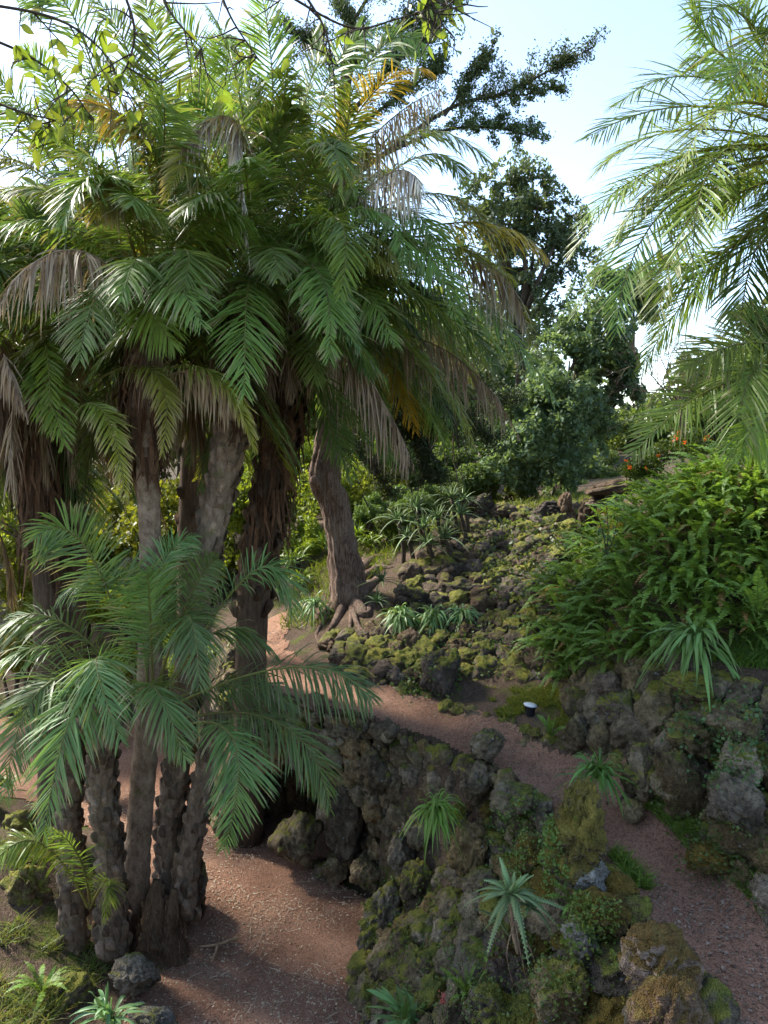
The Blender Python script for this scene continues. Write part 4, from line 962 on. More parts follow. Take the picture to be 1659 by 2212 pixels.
def limbs(mb, root, ends, r0, seed, c=(1, 1, 1)):
    r = np.random.default_rng(seed)
    for e in ends:
        e = np.asarray(e); mid = (root + e) / 2 + r.normal(size=3) * .12 * np.linalg.norm(e - root)
        tube(mb, resample([root, mid, e], 10), np.linspace(r0, r0 * .2, 10), 6, c, cap=False)
def tree(name, base, top, r0, lobes, n, size, c1, c2, seed, label, cat='tree', group=None, m='soft', bark='dark_bark', gap=.5, freq=2.2, mid=None):
    o = empty(name, base); tag(o, label, cat, group)
    mb = MB(); pts = [np.asarray(base) - [0, 0, .2], (np.asarray(base) + top) / 2 + ([.15, 0, 0] if mid is None else mid), np.asarray(top)]
    tube(mb, resample(pts, 16), np.linspace(r0, r0 * .5, 16), 10, rough=.2, seed=seed)
    limbs(mb, np.asarray(top) - [0, 0, .3], [l[:3] for l in lobes], r0 * .45, seed)
    mb.build('trunk', M[bark], o, smooth=True)
    cloud(lobes, n, size, c1, c2, seed, gap, freq).build('crown', M[m], o)
    return o
def LB_(l, Y, k=1.0):      # pixel lobes -> world lobes
    return [(*P(x, y, Y + dy), k * r * Y / FPX) for x, y, r, dy in l]

OAK1, OAK2 = (0.044, 0.074, 0.034), (0.135, 0.19, 0.095)
b0 = P(1205, 1110, 19.5); b0[2] = hz(b0[0], b0[1])
tree('evergreen_oak', b0, P(1230, 900, 19.5), .22, LB_([(1300, 640, 75, 0), (1370, 620, 60, .5), (1395, 665, 40, 0), (1280, 720, 85, -.5), (1230, 780, 90, 0), (1320, 790, 60, 0), (1350, 850, 45, 0), (1200, 880, 100, -.6), (1280, 900, 65, 0), (1180, 960, 95, -1), (1255, 985, 60, 0), (1120, 900, 80, -.5), (1110, 1000, 70, -.5), (1190, 1040, 60, 0)], 19.5), 85000, .15, OAK1, OAK2, 51,
     'dense grey-green evergreen tree on the hill crest with sky beside it', gap=.48, freq=2.4)
b0 = P(1110, 1110, 24); b0[2] = hz(b0[0], b0[1])
tree('evergreen_oak', b0, P(1120, 700, 24), .25, LB_([(1125, 390, 55, 0), (1080, 420, 60, 0), (1160, 440, 55, 0), (1110, 470, 70, 0), (1060, 500, 65, 0), (1190, 510, 55, 0), (1030, 420, 40, 0), (1140, 560, 70, 0), (1230, 470, 45, 0), (1230, 560, 55, 0), (1080, 600, 80, 0), (1180, 660, 70, 0), (1100, 740, 80, 0)], 24, 1.3), 70000, .15, OAK1, OAK2, 52,
     'airy evergreen tree rising behind the right side of the crown', gap=.62, freq=2.6)
# background trees behind the palms
bgt = [(-60, 900, 22, 230, 'dark leafy tree at the left edge behind the palms'), (170, 900, 24, 240, 'dark leafy tree seen between the left palm trunks'), (420, 860, 23, 230, 'dark leafy tree seen behind the scaly palm trunk'), (640, 830, 26, 210, 'tall leafy tree behind the cedar'), (860, 800, 28, 190, 'distant leafy tree behind the cedar branches')]
for k, (x, y, Y, r_, lab) in enumerate(bgt):
    rr = np.random.default_rng(60 + k)
    base = P(x, 1100, Y); base[2] = hz(base[0], base[1]) - .2
    lob = [(x + rr.normal() * r_ * .55, y + rr.normal() * r_ * .5, r_ * rr.uniform(.3, .5), rr.normal() * .8) for _ in range(16)]
    tree('leafy_tree', base, P(x, y + 60, Y), .22, LB_(lob, Y), 30000, .2, (0.03, 0.055, 0.014), (0.12, 0.17, 0.035), 60 + k, lab, group='trees behind the palms', gap=.5, freq=1.2)
# lit shrubs in the gap
shr = [(-40, 1130, 16, 150, 1), (180, 1150, 18, 140, 1), (330, 1120, 18, 120, 1), (440, 1060, 19, 110, 1), (560, 1080, 17.5, 110, 1), (650, 1020, 18.5, 105, 1), (640, 1160, 16.6, 70, 1), (770, 1040, 19, 95, 1), (830, 1120, 17.8, 80, 0), (880, 1010, 20, 100, 0), (970, 1040, 19.5, 80, 0), (1080, 1060, 20, 70, 0), (480, 1180, 17.2, 90, 1), (380, 1250, 17, 90, 1), (250, 1280, 17, 100, 1), (30, 1230, 17.5, 110, 1), (120, 1300, 16.5, 90, 1), (20, 1400, 15.5, 80, 1), (300, 1420, 15.3, 60, 1), (430, 1400, 15, 60, 1)]
SH = []
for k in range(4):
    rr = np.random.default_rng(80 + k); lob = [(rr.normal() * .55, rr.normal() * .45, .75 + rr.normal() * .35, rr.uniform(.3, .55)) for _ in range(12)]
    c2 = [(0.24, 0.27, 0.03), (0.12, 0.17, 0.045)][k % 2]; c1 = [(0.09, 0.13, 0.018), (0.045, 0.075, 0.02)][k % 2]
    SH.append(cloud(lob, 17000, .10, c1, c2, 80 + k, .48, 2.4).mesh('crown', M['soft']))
def shrub(x, y, Y, r_, k, lab, group=None):
    c = P(x, y, Y); s = r_ * Y / FPX; base = np.array([c[0], c[1], hz(c[0], c[1])])
    o = empty('shrub', base); tag(o, lab, 'shrub', group)
    inst('crown', SH[k], c - [0, 0, .75 * s], (0, 0, random.uniform(0, 6.28)), s, o)
    mb = MB(); rr = np.random.default_rng(int(x + y))
    for j in range(5): tube(mb, resample([base - [0, 0, .1], (base + c) / 2 + rr.normal(size=3) * .15, c + rr.normal(size=3) * .4 * s], 8), np.linspace(.04, .015, 8), 5, cap=False)
    mb.build('stems', M['dark_bark'], o); return o
WH = {(-40, 1130): 'at the left edge beside the thick shaggy trunk', (180, 1150): 'between the thick shaggy and slim ringed trunks', (330, 1120): 'right behind the slim ringed trunk', (440, 1060): 'behind the upper scaly trunk', (560, 1080): 'behind the dark shaggy trunk by the cedar', (650, 1020): 'highest between shaggy trunk and cedar', (640, 1160): 'lowest between shaggy trunk and cedar', (770, 1040): 'just right of the cedar trunk', (480, 1180): 'between the scaly and shaggy trunks',
      (380, 1250): 'low between ringed and scaly trunks', (250, 1280): 'low behind the young palm crown', (30, 1230): 'low at the left edge', (120, 1300): 'low beside the thick shaggy trunk', (20, 1400): 'lowest at the left edge behind the fronds', (300, 1420): 'at the ringed trunk behind the young fronds', (430, 1400): 'at the scaly trunk behind the young fronds', (830, 1120): 'lowest behind the cedar', (880, 1010): 'largest behind the cedar branches', (970, 1040): 'behind the hill-top aloes', (1080, 1060): 'behind the reddish hill-top rocks'}
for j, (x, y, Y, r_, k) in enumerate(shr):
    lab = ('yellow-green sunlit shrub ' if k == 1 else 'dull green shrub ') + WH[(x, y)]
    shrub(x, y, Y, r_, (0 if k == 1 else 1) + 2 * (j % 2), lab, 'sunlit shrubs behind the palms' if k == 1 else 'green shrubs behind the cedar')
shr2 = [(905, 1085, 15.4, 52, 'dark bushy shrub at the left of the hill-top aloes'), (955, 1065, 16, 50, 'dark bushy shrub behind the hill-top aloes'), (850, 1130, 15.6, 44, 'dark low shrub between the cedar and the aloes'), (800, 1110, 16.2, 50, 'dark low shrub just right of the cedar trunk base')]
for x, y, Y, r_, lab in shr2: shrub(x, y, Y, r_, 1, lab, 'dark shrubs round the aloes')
rsh = [(1600, 800, 13.5, 80), (1640, 700, 14, 70), (1540, 900, 13.2, 60), (1650, 900, 12.5, 70), (1300, 1030, 26, 60), (1370, 1040, 26, 50), (1230, 1050, 24, 50)]
for j, (x, y, Y, r_) in enumerate(rsh):
    far = Y > 20
    shrub(x, y, Y, r_, [1, 3][j % 2], ({1230: 'leftmost', 1300: 'middle', 1370: 'rightmost'}[x] + ' of three pale distant shrubs beyond the hill crest') if far else {1600: 'largest', 1640: 'topmost', 1540: 'leftmost', 1650: 'lowest'}[x] + ' green shrub above the fern bank behind the hanging palm fronds', 'distant shrubs beyond the crest' if far else 'shrubs above the fern bank')
FT = [(-900, 700, 34, 330), (-500, 640, 36, 340), (-150, 640, 34, 300), (120, 700, 36, 300), (380, 680, 38, 300), (620, 720, 36, 280), (850, 760, 40, 260), (1050, 850, 38, 200), (1200, 930, 44, 140), (1330, 965, 48, 110), (1450, 950, 46, 120), (1600, 900, 40, 170), (1800, 850, 40, 220), (2100, 800, 38, 260), (2500, 780, 36, 300)]
FLAB = ['far out of sight at the left', 'at the far left beyond the clump', 'at the left edge behind the clump', 'behind the slim ringed trunk', 'behind the scaly trunk', 'behind the shaggy trunk', 'behind the cedar branches', 'behind the hill-top aloes', 'behind the evergreen on the crest', 'in the notch of sky beyond the stone slab', 'behind the bare twiggy tree', 'behind the right palm fronds', 'past the right edge', 'farther past the right edge', 'farthest past the right edge']
for j, (x, y, Y, r_) in enumerate(FT):
    c = P(x, y, Y); s_ = r_ * Y / FPX; base = np.array([c[0], c[1], hz(c[0], c[1])])
    if j in (0, 13, 14): continue
    o = empty('distant_tree', base); tag(o, 'distant broad leafy tree ' + FLAB[j], 'tree', 'distant trees')
    for q_, k_ in enumerate((1, 3)): inst('crown', SH[k_], c - [(.5 - q_) * s_ * .9, 0, .75 * s_], (0, 0, random.uniform(0, 6.28)), s_ * (.95 - .15 * q_), o)
    mb = MB(); tube(mb, resample([base - [0, 0, .3], (base + c) / 2 + [.3, 0, 0], c], 10), np.linspace(.35, .15, 10), 8, rough=.2, seed=j); mb.build('trunk', M['dark_bark'], o, smooth=True)
# bare twiggy tree
bb = P(1490, 1000, 17); bb[2] = hz(bb[0], bb[1])
o = empty('bare_tree', bb); tag(o, 'bare twiggy tree against the sky right of the evergreen', 'tree')
mb = MB(); rr = np.random.default_rng(91)
def twigs(mb, p, d, Ln, r_, dep, rr, c=(1.6, 1.5, 1.4)):
    e = p + d * Ln + rr.normal(size=3) * .12 * Ln; tube(mb, resample([p, (p + e) / 2 + rr.normal(size=3) * .06 * Ln, e], 5), np.linspace(r_, r_ * .6, 5), 4, c, cap=False)
    if dep:
        for _ in range(3 if dep > 1 else 4): twigs(mb, e, norm(d + rr.normal(size=3) * .55), Ln * rr.uniform(.6, .85), r_ * .6, dep - 1, rr, c)
twigs(mb, bb, norm(np.array([-.15, 0, 1.0])), 1.3, .05, 5, rr); mb.build('branches', M['dark_bark'], o)
# flowering bush on the bank crest
cb_ = P(1420, 985, 11.0); o = empty('flowering_bush', cb_ - [0, 0, .4]); tag(o, 'green bush with small orange flowers at the top of the fern bank', 'bush')
lob = LB_([(1400, 1000, 40, 0), (1445, 985, 45, .2), (1490, 960, 45, .3), (1370, 1015, 28, 0)], 11.0)
cloud(lob, 6000, .06, (0.03, .06, .012), (.11, .17, .02), 93, .5, 4).build('crown', M['soft'], o)
mb = MB(); rr = np.random.default_rng(94); l_ = np.array(lob)
for _ in range(13):
    L0 = l_[rr.integers(len(l_))]; d = norm(rr.normal(size=3) + [0, -.8, .6]); c = L0[:3] + d * L0[3] * .95
    leaf_quads(mb, c + rr.normal(size=(9, 3)) * .02, .05, np.tile((.65, .10, .02), (9, 1)), int(rr.integers(9999)))
mb.build('blossoms', M['soft'], o)

# ------------------------------------------------------------------ cedar on the hill
c0 = P(752, 1290, 13.2); c0[2] = hz(c0[0], c0[1])
ced = empty('cedar_tree', c0); tag(ced, 'old cedar with twisted bare trunk and exposed roots on the hillside', 'tree')
ctr = resample([c0 - [0, 0, .3], c0 + [0, 0, .1], P(738, 1180, 13.3), P(722, 1090, 13.4), P(703, 1040, 13.4), P(706, 960, 13.5), P(712, 860, 13.6), P(722, 700, 13.8), P(735, 420, 14.2), P(745, 200, 14.4), P(760, 20, 14.4)], 70)
mb = MB(); tube(mb, ctr, np.interp(np.linspace(0, 1, 70), [0, .1, .2, .35, .42, .5, .7, 1], [.40, .33, .25, .25, .28, .21, .17, .07]), 72, rough=.26, seed=3, flute=.065)
trk = mb.build('trunk', M['bark'], ced, smooth=True)
mb = MB(); tube(mb, resample([P(705, 1050, 13.4), P(684, 1042, 13.2), P(676, 1030, 13.1)], 8), [.16, .15, .13, .12, .1, .09, .08, .03], 10, rough=.3, seed=8); mb.build('branch_stub', M['bark'], ced, smooth=True)
for k, (pts, r_) in enumerate([([(760, 1250), (800, 1215), (850, 1195)], .12), ([(765, 1270), (810, 1235), (850, 1225)], .10), ([(770, 1290), (800, 1265), (828, 1240)], .12), ([(735, 1290), (700, 1330), (680, 1345)], .1), ([(765, 1310), (790, 1330), (800, 1300)], .1), ([(745, 1310), (725, 1345), (690, 1390)], .07),
                              ([(760, 1320), (775, 1360), (800, 1372)], .05), ([(775, 1345), (755, 1370), (748, 1395)], .035), ([(680, 1345), (685, 1370), (692, 1395)], .035), ([(770, 1240), (800, 1190), (838, 1180)], .07)]):
    w = []
    for j, (x, y) in enumerate(pts):
        w.append(GP(x, y, r_ * (.55 - .4 * j)))
    w[0] = w[0] * .35 + (c0 + [0, 0, .12]) * .65
    mb = MB(); tube(mb, resample(w, 12), np.linspace(r_ * 1.3, r_ * .4, 12), 10, rough=.5, seed=k); mb.build('root', M['bark'], ced, smooth=True)
CON1, CON2 = np.array((0.040, 0.062, 0.024)), np.array((0.12, 0.16, 0.065))
def spray(mbL, mbW, pts, r_, n_side, spread, dens, rs, dark=1.0, size=.065):
    r = np.random.default_rng(rs); c = resample(pts, 24); tube(mbW, c, np.linspace(r_, r_ * .25, 24), 5, cap=False)
    for k in range(n_side):
        t = r.uniform(.15, 1) ** .8; p = c[int(t * 23)]; T = norm(c[min(int(t * 23) + 1, 23)] - c[max(int(t * 23) - 1, 0)])
        d = norm(T * .8 + r.normal(size=3) * .6 + [0, 0, .35]); Ln = spread * r.uniform(.4, 1.1); e = p + d * Ln
        tube(mbW, np.array([p, (p + e) / 2 + r.normal(size=3) * .03, e]), [r_ * .22, r_ * .16, r_ * .08], 3, cap=False)
        m = int(dens * r.uniform(.6, 1.3)); u = r.random(m)[:, None] ** .6
        q = p + (e - p) * u + r.normal(size=(m, 3)) * (spread * .115)
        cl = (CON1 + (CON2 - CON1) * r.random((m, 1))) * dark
        leaf_quads(mbL, q, size, cl, int(r.integers(1 << 30)), .1, .4)
brs = [([(738, 400, 14.2), (960, 240, 13.9), (1100, 195, 13.8), (1285, 100, 13.7)], .05, 46, .55, 130), ([(738, 380, 14.2), (930, 290, 13.9), (1060, 275, 13.8), (1165, 300, 13.7)], .04, 34, .4, 130), ([(960, 250, 13.9), (1010, 180, 13.9), (1060, 120, 13.9)], .03, 26, .4, 130), ([(1080, 200, 13.8), (1130, 205, 13.8), (1220, 185, 13.8)], .02, 14, .25, 90),
       ([(742, 260, 14.3), (880, 110, 14), (960, 20, 14)], .05, 44, .6, 130), ([(744, 220, 14.4), (770, 90, 14), (740, 20, 14)], .04, 30, .5, 110), ([(748, 150, 14.4), (900, 40, 14), (1000, -30, 14)], .05, 40, .6, 130), ([(742, 300, 14.3), (870, 200, 14), (960, 140, 14)], .04, 34, .5, 120), ([(755, 60, 14.4), (820, -40, 14), (900, -90, 14)], .04, 30, .5, 110),
       ([(735, 420, 14.2), (640, 300, 14), (560, 260, 14.2)], .04, 30, .5, 110), ([(744, 240, 14.4), (700, 120, 14.2), (620, 60, 14.3)], .04, 36, .55, 110)]
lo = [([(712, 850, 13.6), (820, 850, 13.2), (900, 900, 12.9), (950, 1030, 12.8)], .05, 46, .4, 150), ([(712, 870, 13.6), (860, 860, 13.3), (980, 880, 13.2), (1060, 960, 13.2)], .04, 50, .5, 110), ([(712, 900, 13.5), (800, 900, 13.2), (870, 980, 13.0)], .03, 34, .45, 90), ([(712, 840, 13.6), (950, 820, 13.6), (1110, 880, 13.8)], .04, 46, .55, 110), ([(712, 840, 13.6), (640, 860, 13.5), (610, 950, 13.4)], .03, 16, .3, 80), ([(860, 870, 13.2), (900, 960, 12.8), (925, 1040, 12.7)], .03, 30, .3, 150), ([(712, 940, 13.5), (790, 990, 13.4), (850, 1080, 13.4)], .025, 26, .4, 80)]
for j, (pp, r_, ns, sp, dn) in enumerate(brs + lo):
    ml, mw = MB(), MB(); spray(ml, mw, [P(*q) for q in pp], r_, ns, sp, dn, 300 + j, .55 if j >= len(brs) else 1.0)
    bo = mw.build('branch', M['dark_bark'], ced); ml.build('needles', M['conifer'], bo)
# thin bare hanging twigs under the cedar
mb = MB(); rr = np.random.default_rng(95)
for k in range(46):
    x = rr.uniform(700, 1000); p = P(x, rr.uniform(850, 940), 13.2 + rr.normal() * .3); q = p + np.array([rr.normal() * .25, rr.normal() * .2, -rr.uniform(.5, 1.5)])
    tube(mb, resample([p, (p + q) / 2 + rr.normal(size=3) * .12, q], 7), np.linspace(.014, .005, 7), 4, (.8, .8, .8), cap=False)
tag(mb.build('twigs', M['dark_bark'], ced), kind='stuff')
# stump of a second small trunk left of the aloes
st = P(800, 1180, 14.2); 

# ------------------------------------------------------------------ strap plants and aloes
ORD = ['first', 'second', 'third', 'fourth', 'fifth', 'sixth', 'seventh', 'eighth', 'ninth', 'tenth']
def nth(lst, k): return ORD[sorted(range(len(lst)), key=lambda i: lst[i][0]).index(k)]
def strap_leaf(p, d, Ln, w, droop, c, r, n=8):
    t = np.linspace(0, 1, n); pts = p + d * (Ln * t)[:, None] + np.array([0, 0, -1.0]) * (droop * Ln * t ** 2.2)[:, None]
    pts += (r.normal(size=3) * .05 * Ln) * (t ** 2)[:, None]
    T = norm(np.gradient(pts, axis=0)); S = norm(np.cross(T, [0, 0, 1.0]) + r.normal(size=3) * .25); Nn = np.cross(S, T)
    W = w * np.clip(np.minimum(.55 + t * 2, (1.02 - t) * 3.2), 0.04, 1)
    V = np.stack([pts - S * W[:, None] * .5, pts - Nn * W[:, None] * .16, pts + S * W[:, None] * .5], 1).reshape(-1, 3)
    i = np.arange(n - 1)[:, None] * 3
    q = np.concatenate([i + [0, 1, 4, 3], i + [1, 2, 5, 4]])
    mb = MB(); mb.add(V, q, c=c * r.uniform(.8, 1.25)); return mb
def strap_plant(name, base, n, Ln, w, c, seed, label, droop=.55, el=(20, 80), lean=(0, 0, 0), cat='plant', group=None):
    r = np.random.default_rng(seed); o = empty(name, base); tag(o, label, cat, group)
    for k in range(int(n * 1.5) if n > 12 else n):
        az = k * 2.4 + r.normal() * .3; e = math.radians(r.uniform(*el)); d = norm(np.array([math.cos(az) * math.cos(e), math.sin(az) * math.cos(e), math.sin(e)]) + np.asarray(lean))
        strap_leaf(base + r.normal(size=3) * .04, d, Ln * r.uniform(.55, 1.05), w * 1.15 * r.uniform(.8, 1.15), droop * r.uniform(.6, 1.4), np.asarray(c), r).build('leaf', M['strap'], o, smooth=True)
    return o
SL = (0.17, 0.28, 0.045)
strap_plant('strap_leaf_plant', P(942, 1745, 7.7), 60, .42, .022, SL, 1, 'strap-leaved plant hanging from the middle of the rock wall', .95, (0, 70), (0, -.5, 0))
for k, (x, lab) in enumerate([(865, 'leftmost'), (935, 'middle'), (1000, 'rightmost')]):
    strap_plant('strap_leaf_plant', P(x, 1330, 11.85), 60, .50, .03, (.17, .27, .095), 2 + k, lab + ' of three pale strap-leaved tufts in a row on the hill ledge', .9, (5, 75), (0, -.35, 0), group='tufts on the hill ledge')
strap_plant('strap_leaf_plant', P(682, 1305, 12.9), 40, .5, .026, (.11, .20, .065), 6, 'strap-leaved tuft on the slope left of the cedar roots', .9, (5, 75), (0, -.3, 0))
strap_plant('strap_leaf_plant', P(1295, 1670, 7.35), 56, .5, .026, (.11, .20, .04), 7, 'dark strap-leaved clump at the foot of the wall beside the path', .7, (10, 75), (-.1, -.3, 0))
strap_plant('strap_leaf_plant', P(1500, 1375, 7.9), 60, .66, .034, (.14, .235, .06), 8, 'long strap-leaved plant spilling over the wall below the ferns', .85, (0, 65), (-.5, -.4, 0))
strap_plant('agapanthus', P(885, 2205, 6.6), 24, .55, .036, (.15, .26, .08), 9, 'broad strap-leaved plant at the bottom edge beside the rocks', .45, (20, 85), (-.2, -.1, .1))
strap_plant('agapanthus', P(235, 2200, 6.9), 30, .5, .034, (.14, .25, .10), 10, 'broad strap-leaved plant at the foot of the palm clump', .5, (15, 85), (0, -.2, .1))
strap_plant('strap_leaf_plant', P(1055, 2075, 6.15), 8, .3, .026, SL, 11, 'small strap-leaved shoot beside the foreground aloe', .4, (25, 80), (-.3, -.2, 0))
strap_plant('strap_leaf_plant', P(1240, 1765, 6.2) + [0, -.05, .02], 9, .09, .022, (.1, .2, .04), 12, 'tiny green rosette growing on the tall mossy boulder', .2, (20, 60))
TU = [(630, 1215, 15.2), (700, 1180, 15.5), (800, 1175, 15.6), (850, 1165, 15.4), (650, 1260, 14.6), (590, 1270, 14.8), (770, 1160, 16)]
for k, (x, y, Y) in enumerate(TU):
    strap_plant('strap_leaf_plant', P(x, y, Y), 30, .7, .035, (.13, .19, .02), 20 + k, nth(TU, k) + ' from left of the sunlit strap-leaved tufts behind the cedar', .6, (20, 85), group='sunlit tufts by the cedar')
TV = [(520, 1390, 13.4), (455, 1420, 13.6), (40, 1560, 13), (20, 1700, 11.5), (110, 1745, 11.2), (180, 1560, 12.8)]
for k, (x, y, Y) in enumerate(TV):
    strap_plant('strap_leaf_plant', P(x, y, Y), 26, .6, .03, (.12, .17, .022), 40 + k, nth(TV, k) + ' from left of the bright tufts behind the young palm', .6, (20, 85), group='tufts behind the young palm')

def aloe_leaf(p, d, Ln, w, droop, c, r, n=12, teeth=True):
    t = np.linspace(0, 1, n); pts = p + d * (Ln * t)[:, None] + np.array([0, 0, -1.0]) * (droop * Ln * t ** 2)[:, None]
    T = norm(np.gradient(pts, axis=0)); S = norm(np.cross(T, [0, 0, 1.0]) + r.normal(size=3) * .15); Nn = np.cross(S, T)
    W = (w * (1 - t) ** .75 * np.clip(.8 + t, 0, 1) + .002)[:, None]
    V = np.stack([pts - S * W * .5, pts - Nn * W * .05, pts + S * W * .5, pts - Nn * W * .3], 1)
    i = np.arange(n - 1)[:, None] * 4
    q = np.concatenate([i + [0, 1, 5, 4], i + [1, 2, 6, 5], i + [2, 3, 7, 6], i + [3, 0, 4, 7]])
    u = t[:, None]; cl = np.asarray(c) * r.uniform(.85, 1.2) * (1 - u * .0) + np.array((.05, .02, 0)) * u ** 3
    mb = MB(); mb.add(V.reshape(-1, 3), q, c=np.repeat(cl, 4, 0))
    if teeth:
        m = int(Ln / .022); tt = np.linspace(.06, .95, m)
        for sg in (0, 2):
            a = np.stack([np.interp(tt - .012, t, V[:, sg, k]) for k in range(3)], 1); b_ = np.stack([np.interp(tt + .012, t, V[:, sg, k]) for k in range(3)], 1)
            s_ = np.stack([np.interp(tt, t, S[:, k]) for k in range(3)], 1) * (1 if sg == 2 else -1); tq = np.stack([np.interp(tt, t, T[:, k]) for k in range(3)], 1)
            e = (a + b_) / 2 + s_ * .011 + tq * .006
            mb.add(np.stack([a, b_, e], 1).reshape(-1, 3), t=np.arange(m * 3).reshape(-1, 3), c=np.asarray(c) * 1.4 + .02)
    return mb
def aloe(base, n, Ln, w, c, seed, label, teeth=False, droop=.35, group=None, lean=(0, -.15, 0), el=(5, 80)):
    r = np.random.default_rng(seed); o = empty('aloe', base); tag(o, label, 'aloe', group)
    for k in range(n):
        u = k / n; az = k * 2.4 + r.normal() * .2; e = math.radians(el[1] + (el[0] - el[1]) * u + r.normal() * 5)
        d = norm(np.array([math.cos(az) * math.cos(e), math.sin(az) * math.cos(e), math.sin(e)]) + np.asarray(lean))
        aloe_leaf(base + r.normal(size=3) * .008, d, Ln * r.uniform(.75, 1.1) * (.65 + .5 * u), w, droop * r.uniform(.5, 1.3) * (.4 + u), c, r, teeth=teeth).build('leaf', M['strap'], o, smooth=False)
    return o
a0 = aloe(P(1105, 1930, 6.0), 26, .44, .066, (.26, .36, .15), 1, 'large spiky aloe rosette growing on the foreground rocks', True, .5, el=(-12, 70))
mb = MB()
tube(mb, resample([P(1105, 1935, 6.02), P(1110, 2010, 6.0), P(1120, 2060, 5.95)], 8), np.linspace(.03, .02, 8), 7, (1.1, 1, .9))
mb.build('stem', M['palm_bark'], a0, smooth=True)
for x1 in (1125, 1150, 1095):
    mb = MB(); tube(mb, resample([P(1112, 1990, 5.95), P(x1, 2060, 5.85), P(x1 + 15, 2130, 5.78)], 9), np.linspace(.007, .003, 9), 5, (1.2, 1.05, .9)); mb.build('hanging_root', M['palm_bark'], a0)
aloe(P(1078, 1985, 6.1), 13, .24, .04, (.17, .25, .09), 2, 'smaller aloe offset under the large rosette', True, .5)
aloe(P(1150, 1960, 5.98), 12, .26, .042, (.17, .25, .1), 3, 'second aloe offset right under the large rosette', True, .6)
AL = [(900, 1100, 15.0, .6), (860, 1125, 14.8, .55), (975, 1075, 15.0, .55), (945, 1120, 14.7, .5), (995, 1110, 14.8, .5), (915, 1140, 14.5, .5), (960, 1160, 14.3, .55), (925, 1175, 14.2, .5), (1000, 1080, 15.2, .45), (880, 1160, 14.5, .4)]
for k, (x, y, Y, s) in enumerate(AL):
    ao = aloe(P(x, y, Y - .6), 22, s * 1.2, .06, (.15, .22, .09), 30 + k, nth(AL, k) + ' from left of the grey-green aloes clustered at the hill top', False, .4, 'aloes at the hill top')
    pb_ = P(x, y, Y - .6); gb_ = np.array([pb_[0] + .1, pb_[1] + .1, hz(pb_[0], pb_[1]) - .1])
    if gb_[2] < pb_[2] - .05:
        mb = MB(); tube(mb, resample([gb_, (gb_ + pb_) / 2 + [.05, 0, 0], pb_], 8), np.linspace(.05, .035, 8), 6, rough=.3); mb.build('stem', M['dark_bark'], ao, smooth=True)
aloe(P(825, 1255, 12.7), 20, .5, .04, (.095, .16, .06), 50, 'upper of two spiky aloes beside the cedar roots', False, .5)
aloe(P(815, 1300, 12.4), 20, .45, .04, (.095, .16, .06), 51, 'lower of two spiky aloes beside the cedar roots', False, .6)

# ------------------------------------------------------------------ fern bank
def fern_geo(seed, Ln=.62, n=22, arch=.5):
    r = np.random.default_rng(seed); t = np.linspace(0, 1, 14)
    pts = np.stack([0 * t + .04 * r.normal() * t ** 2, Ln * t * (1 - .25 * arch * t), Ln * (.55 * t - arch * .9 * t ** 2.2)], 1)
    mb = MB(); T, Nn, S = transport(pts, (0, 0, 1))
    tube(mb, pts, np.linspace(.004, .0015, 14), 3, (.09, .1, .03), (0, 0, 1), cap=False)
    tt = np.repeat(np.linspace(.08, .98, n), 2); sd = np.tile([1., -1.], n); m = len(tt); f = tt * 13; i = np.minimum(f.astype(int), 12); w = (f - i)[:, None]
    lp = lambda a: a[i] * (1 - w) + a[i + 1] * w
    p, Tt, St, Nt = lp(pts), lp(T), lp(S), lp(Nn)
    ll = (.052 * np.clip(np.minimum(tt * 5 + .3, (1.04 - tt) * 3), 0, 1) * r.uniform(.85, 1.1, m))[:, None]
    d = norm(St * sd[:, None] + Tt * .22 + Nt * (.15 * r.normal(size=m))[:, None] + r.normal(size=(m, 3)) * .08)
    wv = Tt * (Ln / n * .42); 
    V = np.stack([p - wv, p + d * ll * .55 - wv * .95, p + d * ll, p + d * ll * .5 + wv * 1.0, p + wv], 1).reshape(-1, 3)
    k = np.arange(m)[:, None] * 5; cl = np.array((.125, .20, .036)) * r.uniform(.75, 1.3, (m, 1)) * (1 + .5 * tt[:, None])
    mb.add(V, k + [0, 1, 3, 4], k + [1, 2, 3], np.repeat(cl, 5, 0)); return mb
FG = [fern_geo(400 + k, .6 + .08 * (k % 3), 22, [.25, .5, .75, .95, .4, .7][k]) for k in range(6)]
for k in (6, 7):
    d_ = fern_geo(400 + k, .6, 20, .9); d_.c = [c * [1.9, .72, 1.6] for c in d_.c]; FG.append(d_)
FM = [f.mesh('frond', M['soft']) for f in FG]
FBANK = [(2.35, 11.2), (2.2, 10.2), (2.45, 9.5), (2.82, 8.75), (3.15, 8.3), (3.9, 8.2), (4.6, 8.15), (5.3, 8.0), (6.2, 8.3), (6.4, 10.4), (4.8, 10.8), (3.6, 11.6), (3.0, 12)]
fb = empty('fern_bank', (3.5, 9.2, 4.0)); tag(fb, 'dense bank of sword ferns spilling over the rock wall on the right', 'ferns')
rr = np.random.default_rng(410); pts = []
while len(pts) < 2800:
    x, y = rr.uniform(2.1, 6.3), rr.uniform(7.95, 11.8)
    if in_poly(x, y, FBANK) and (y < 10.3 or rr.random() < .5): pts.append((x, y))
pts = np.array(pts); zz = height(pts[:, 0], pts[:, 1], False)
mass = MB(); order = np.argsort(pts[:, 1] - .6 * zz)
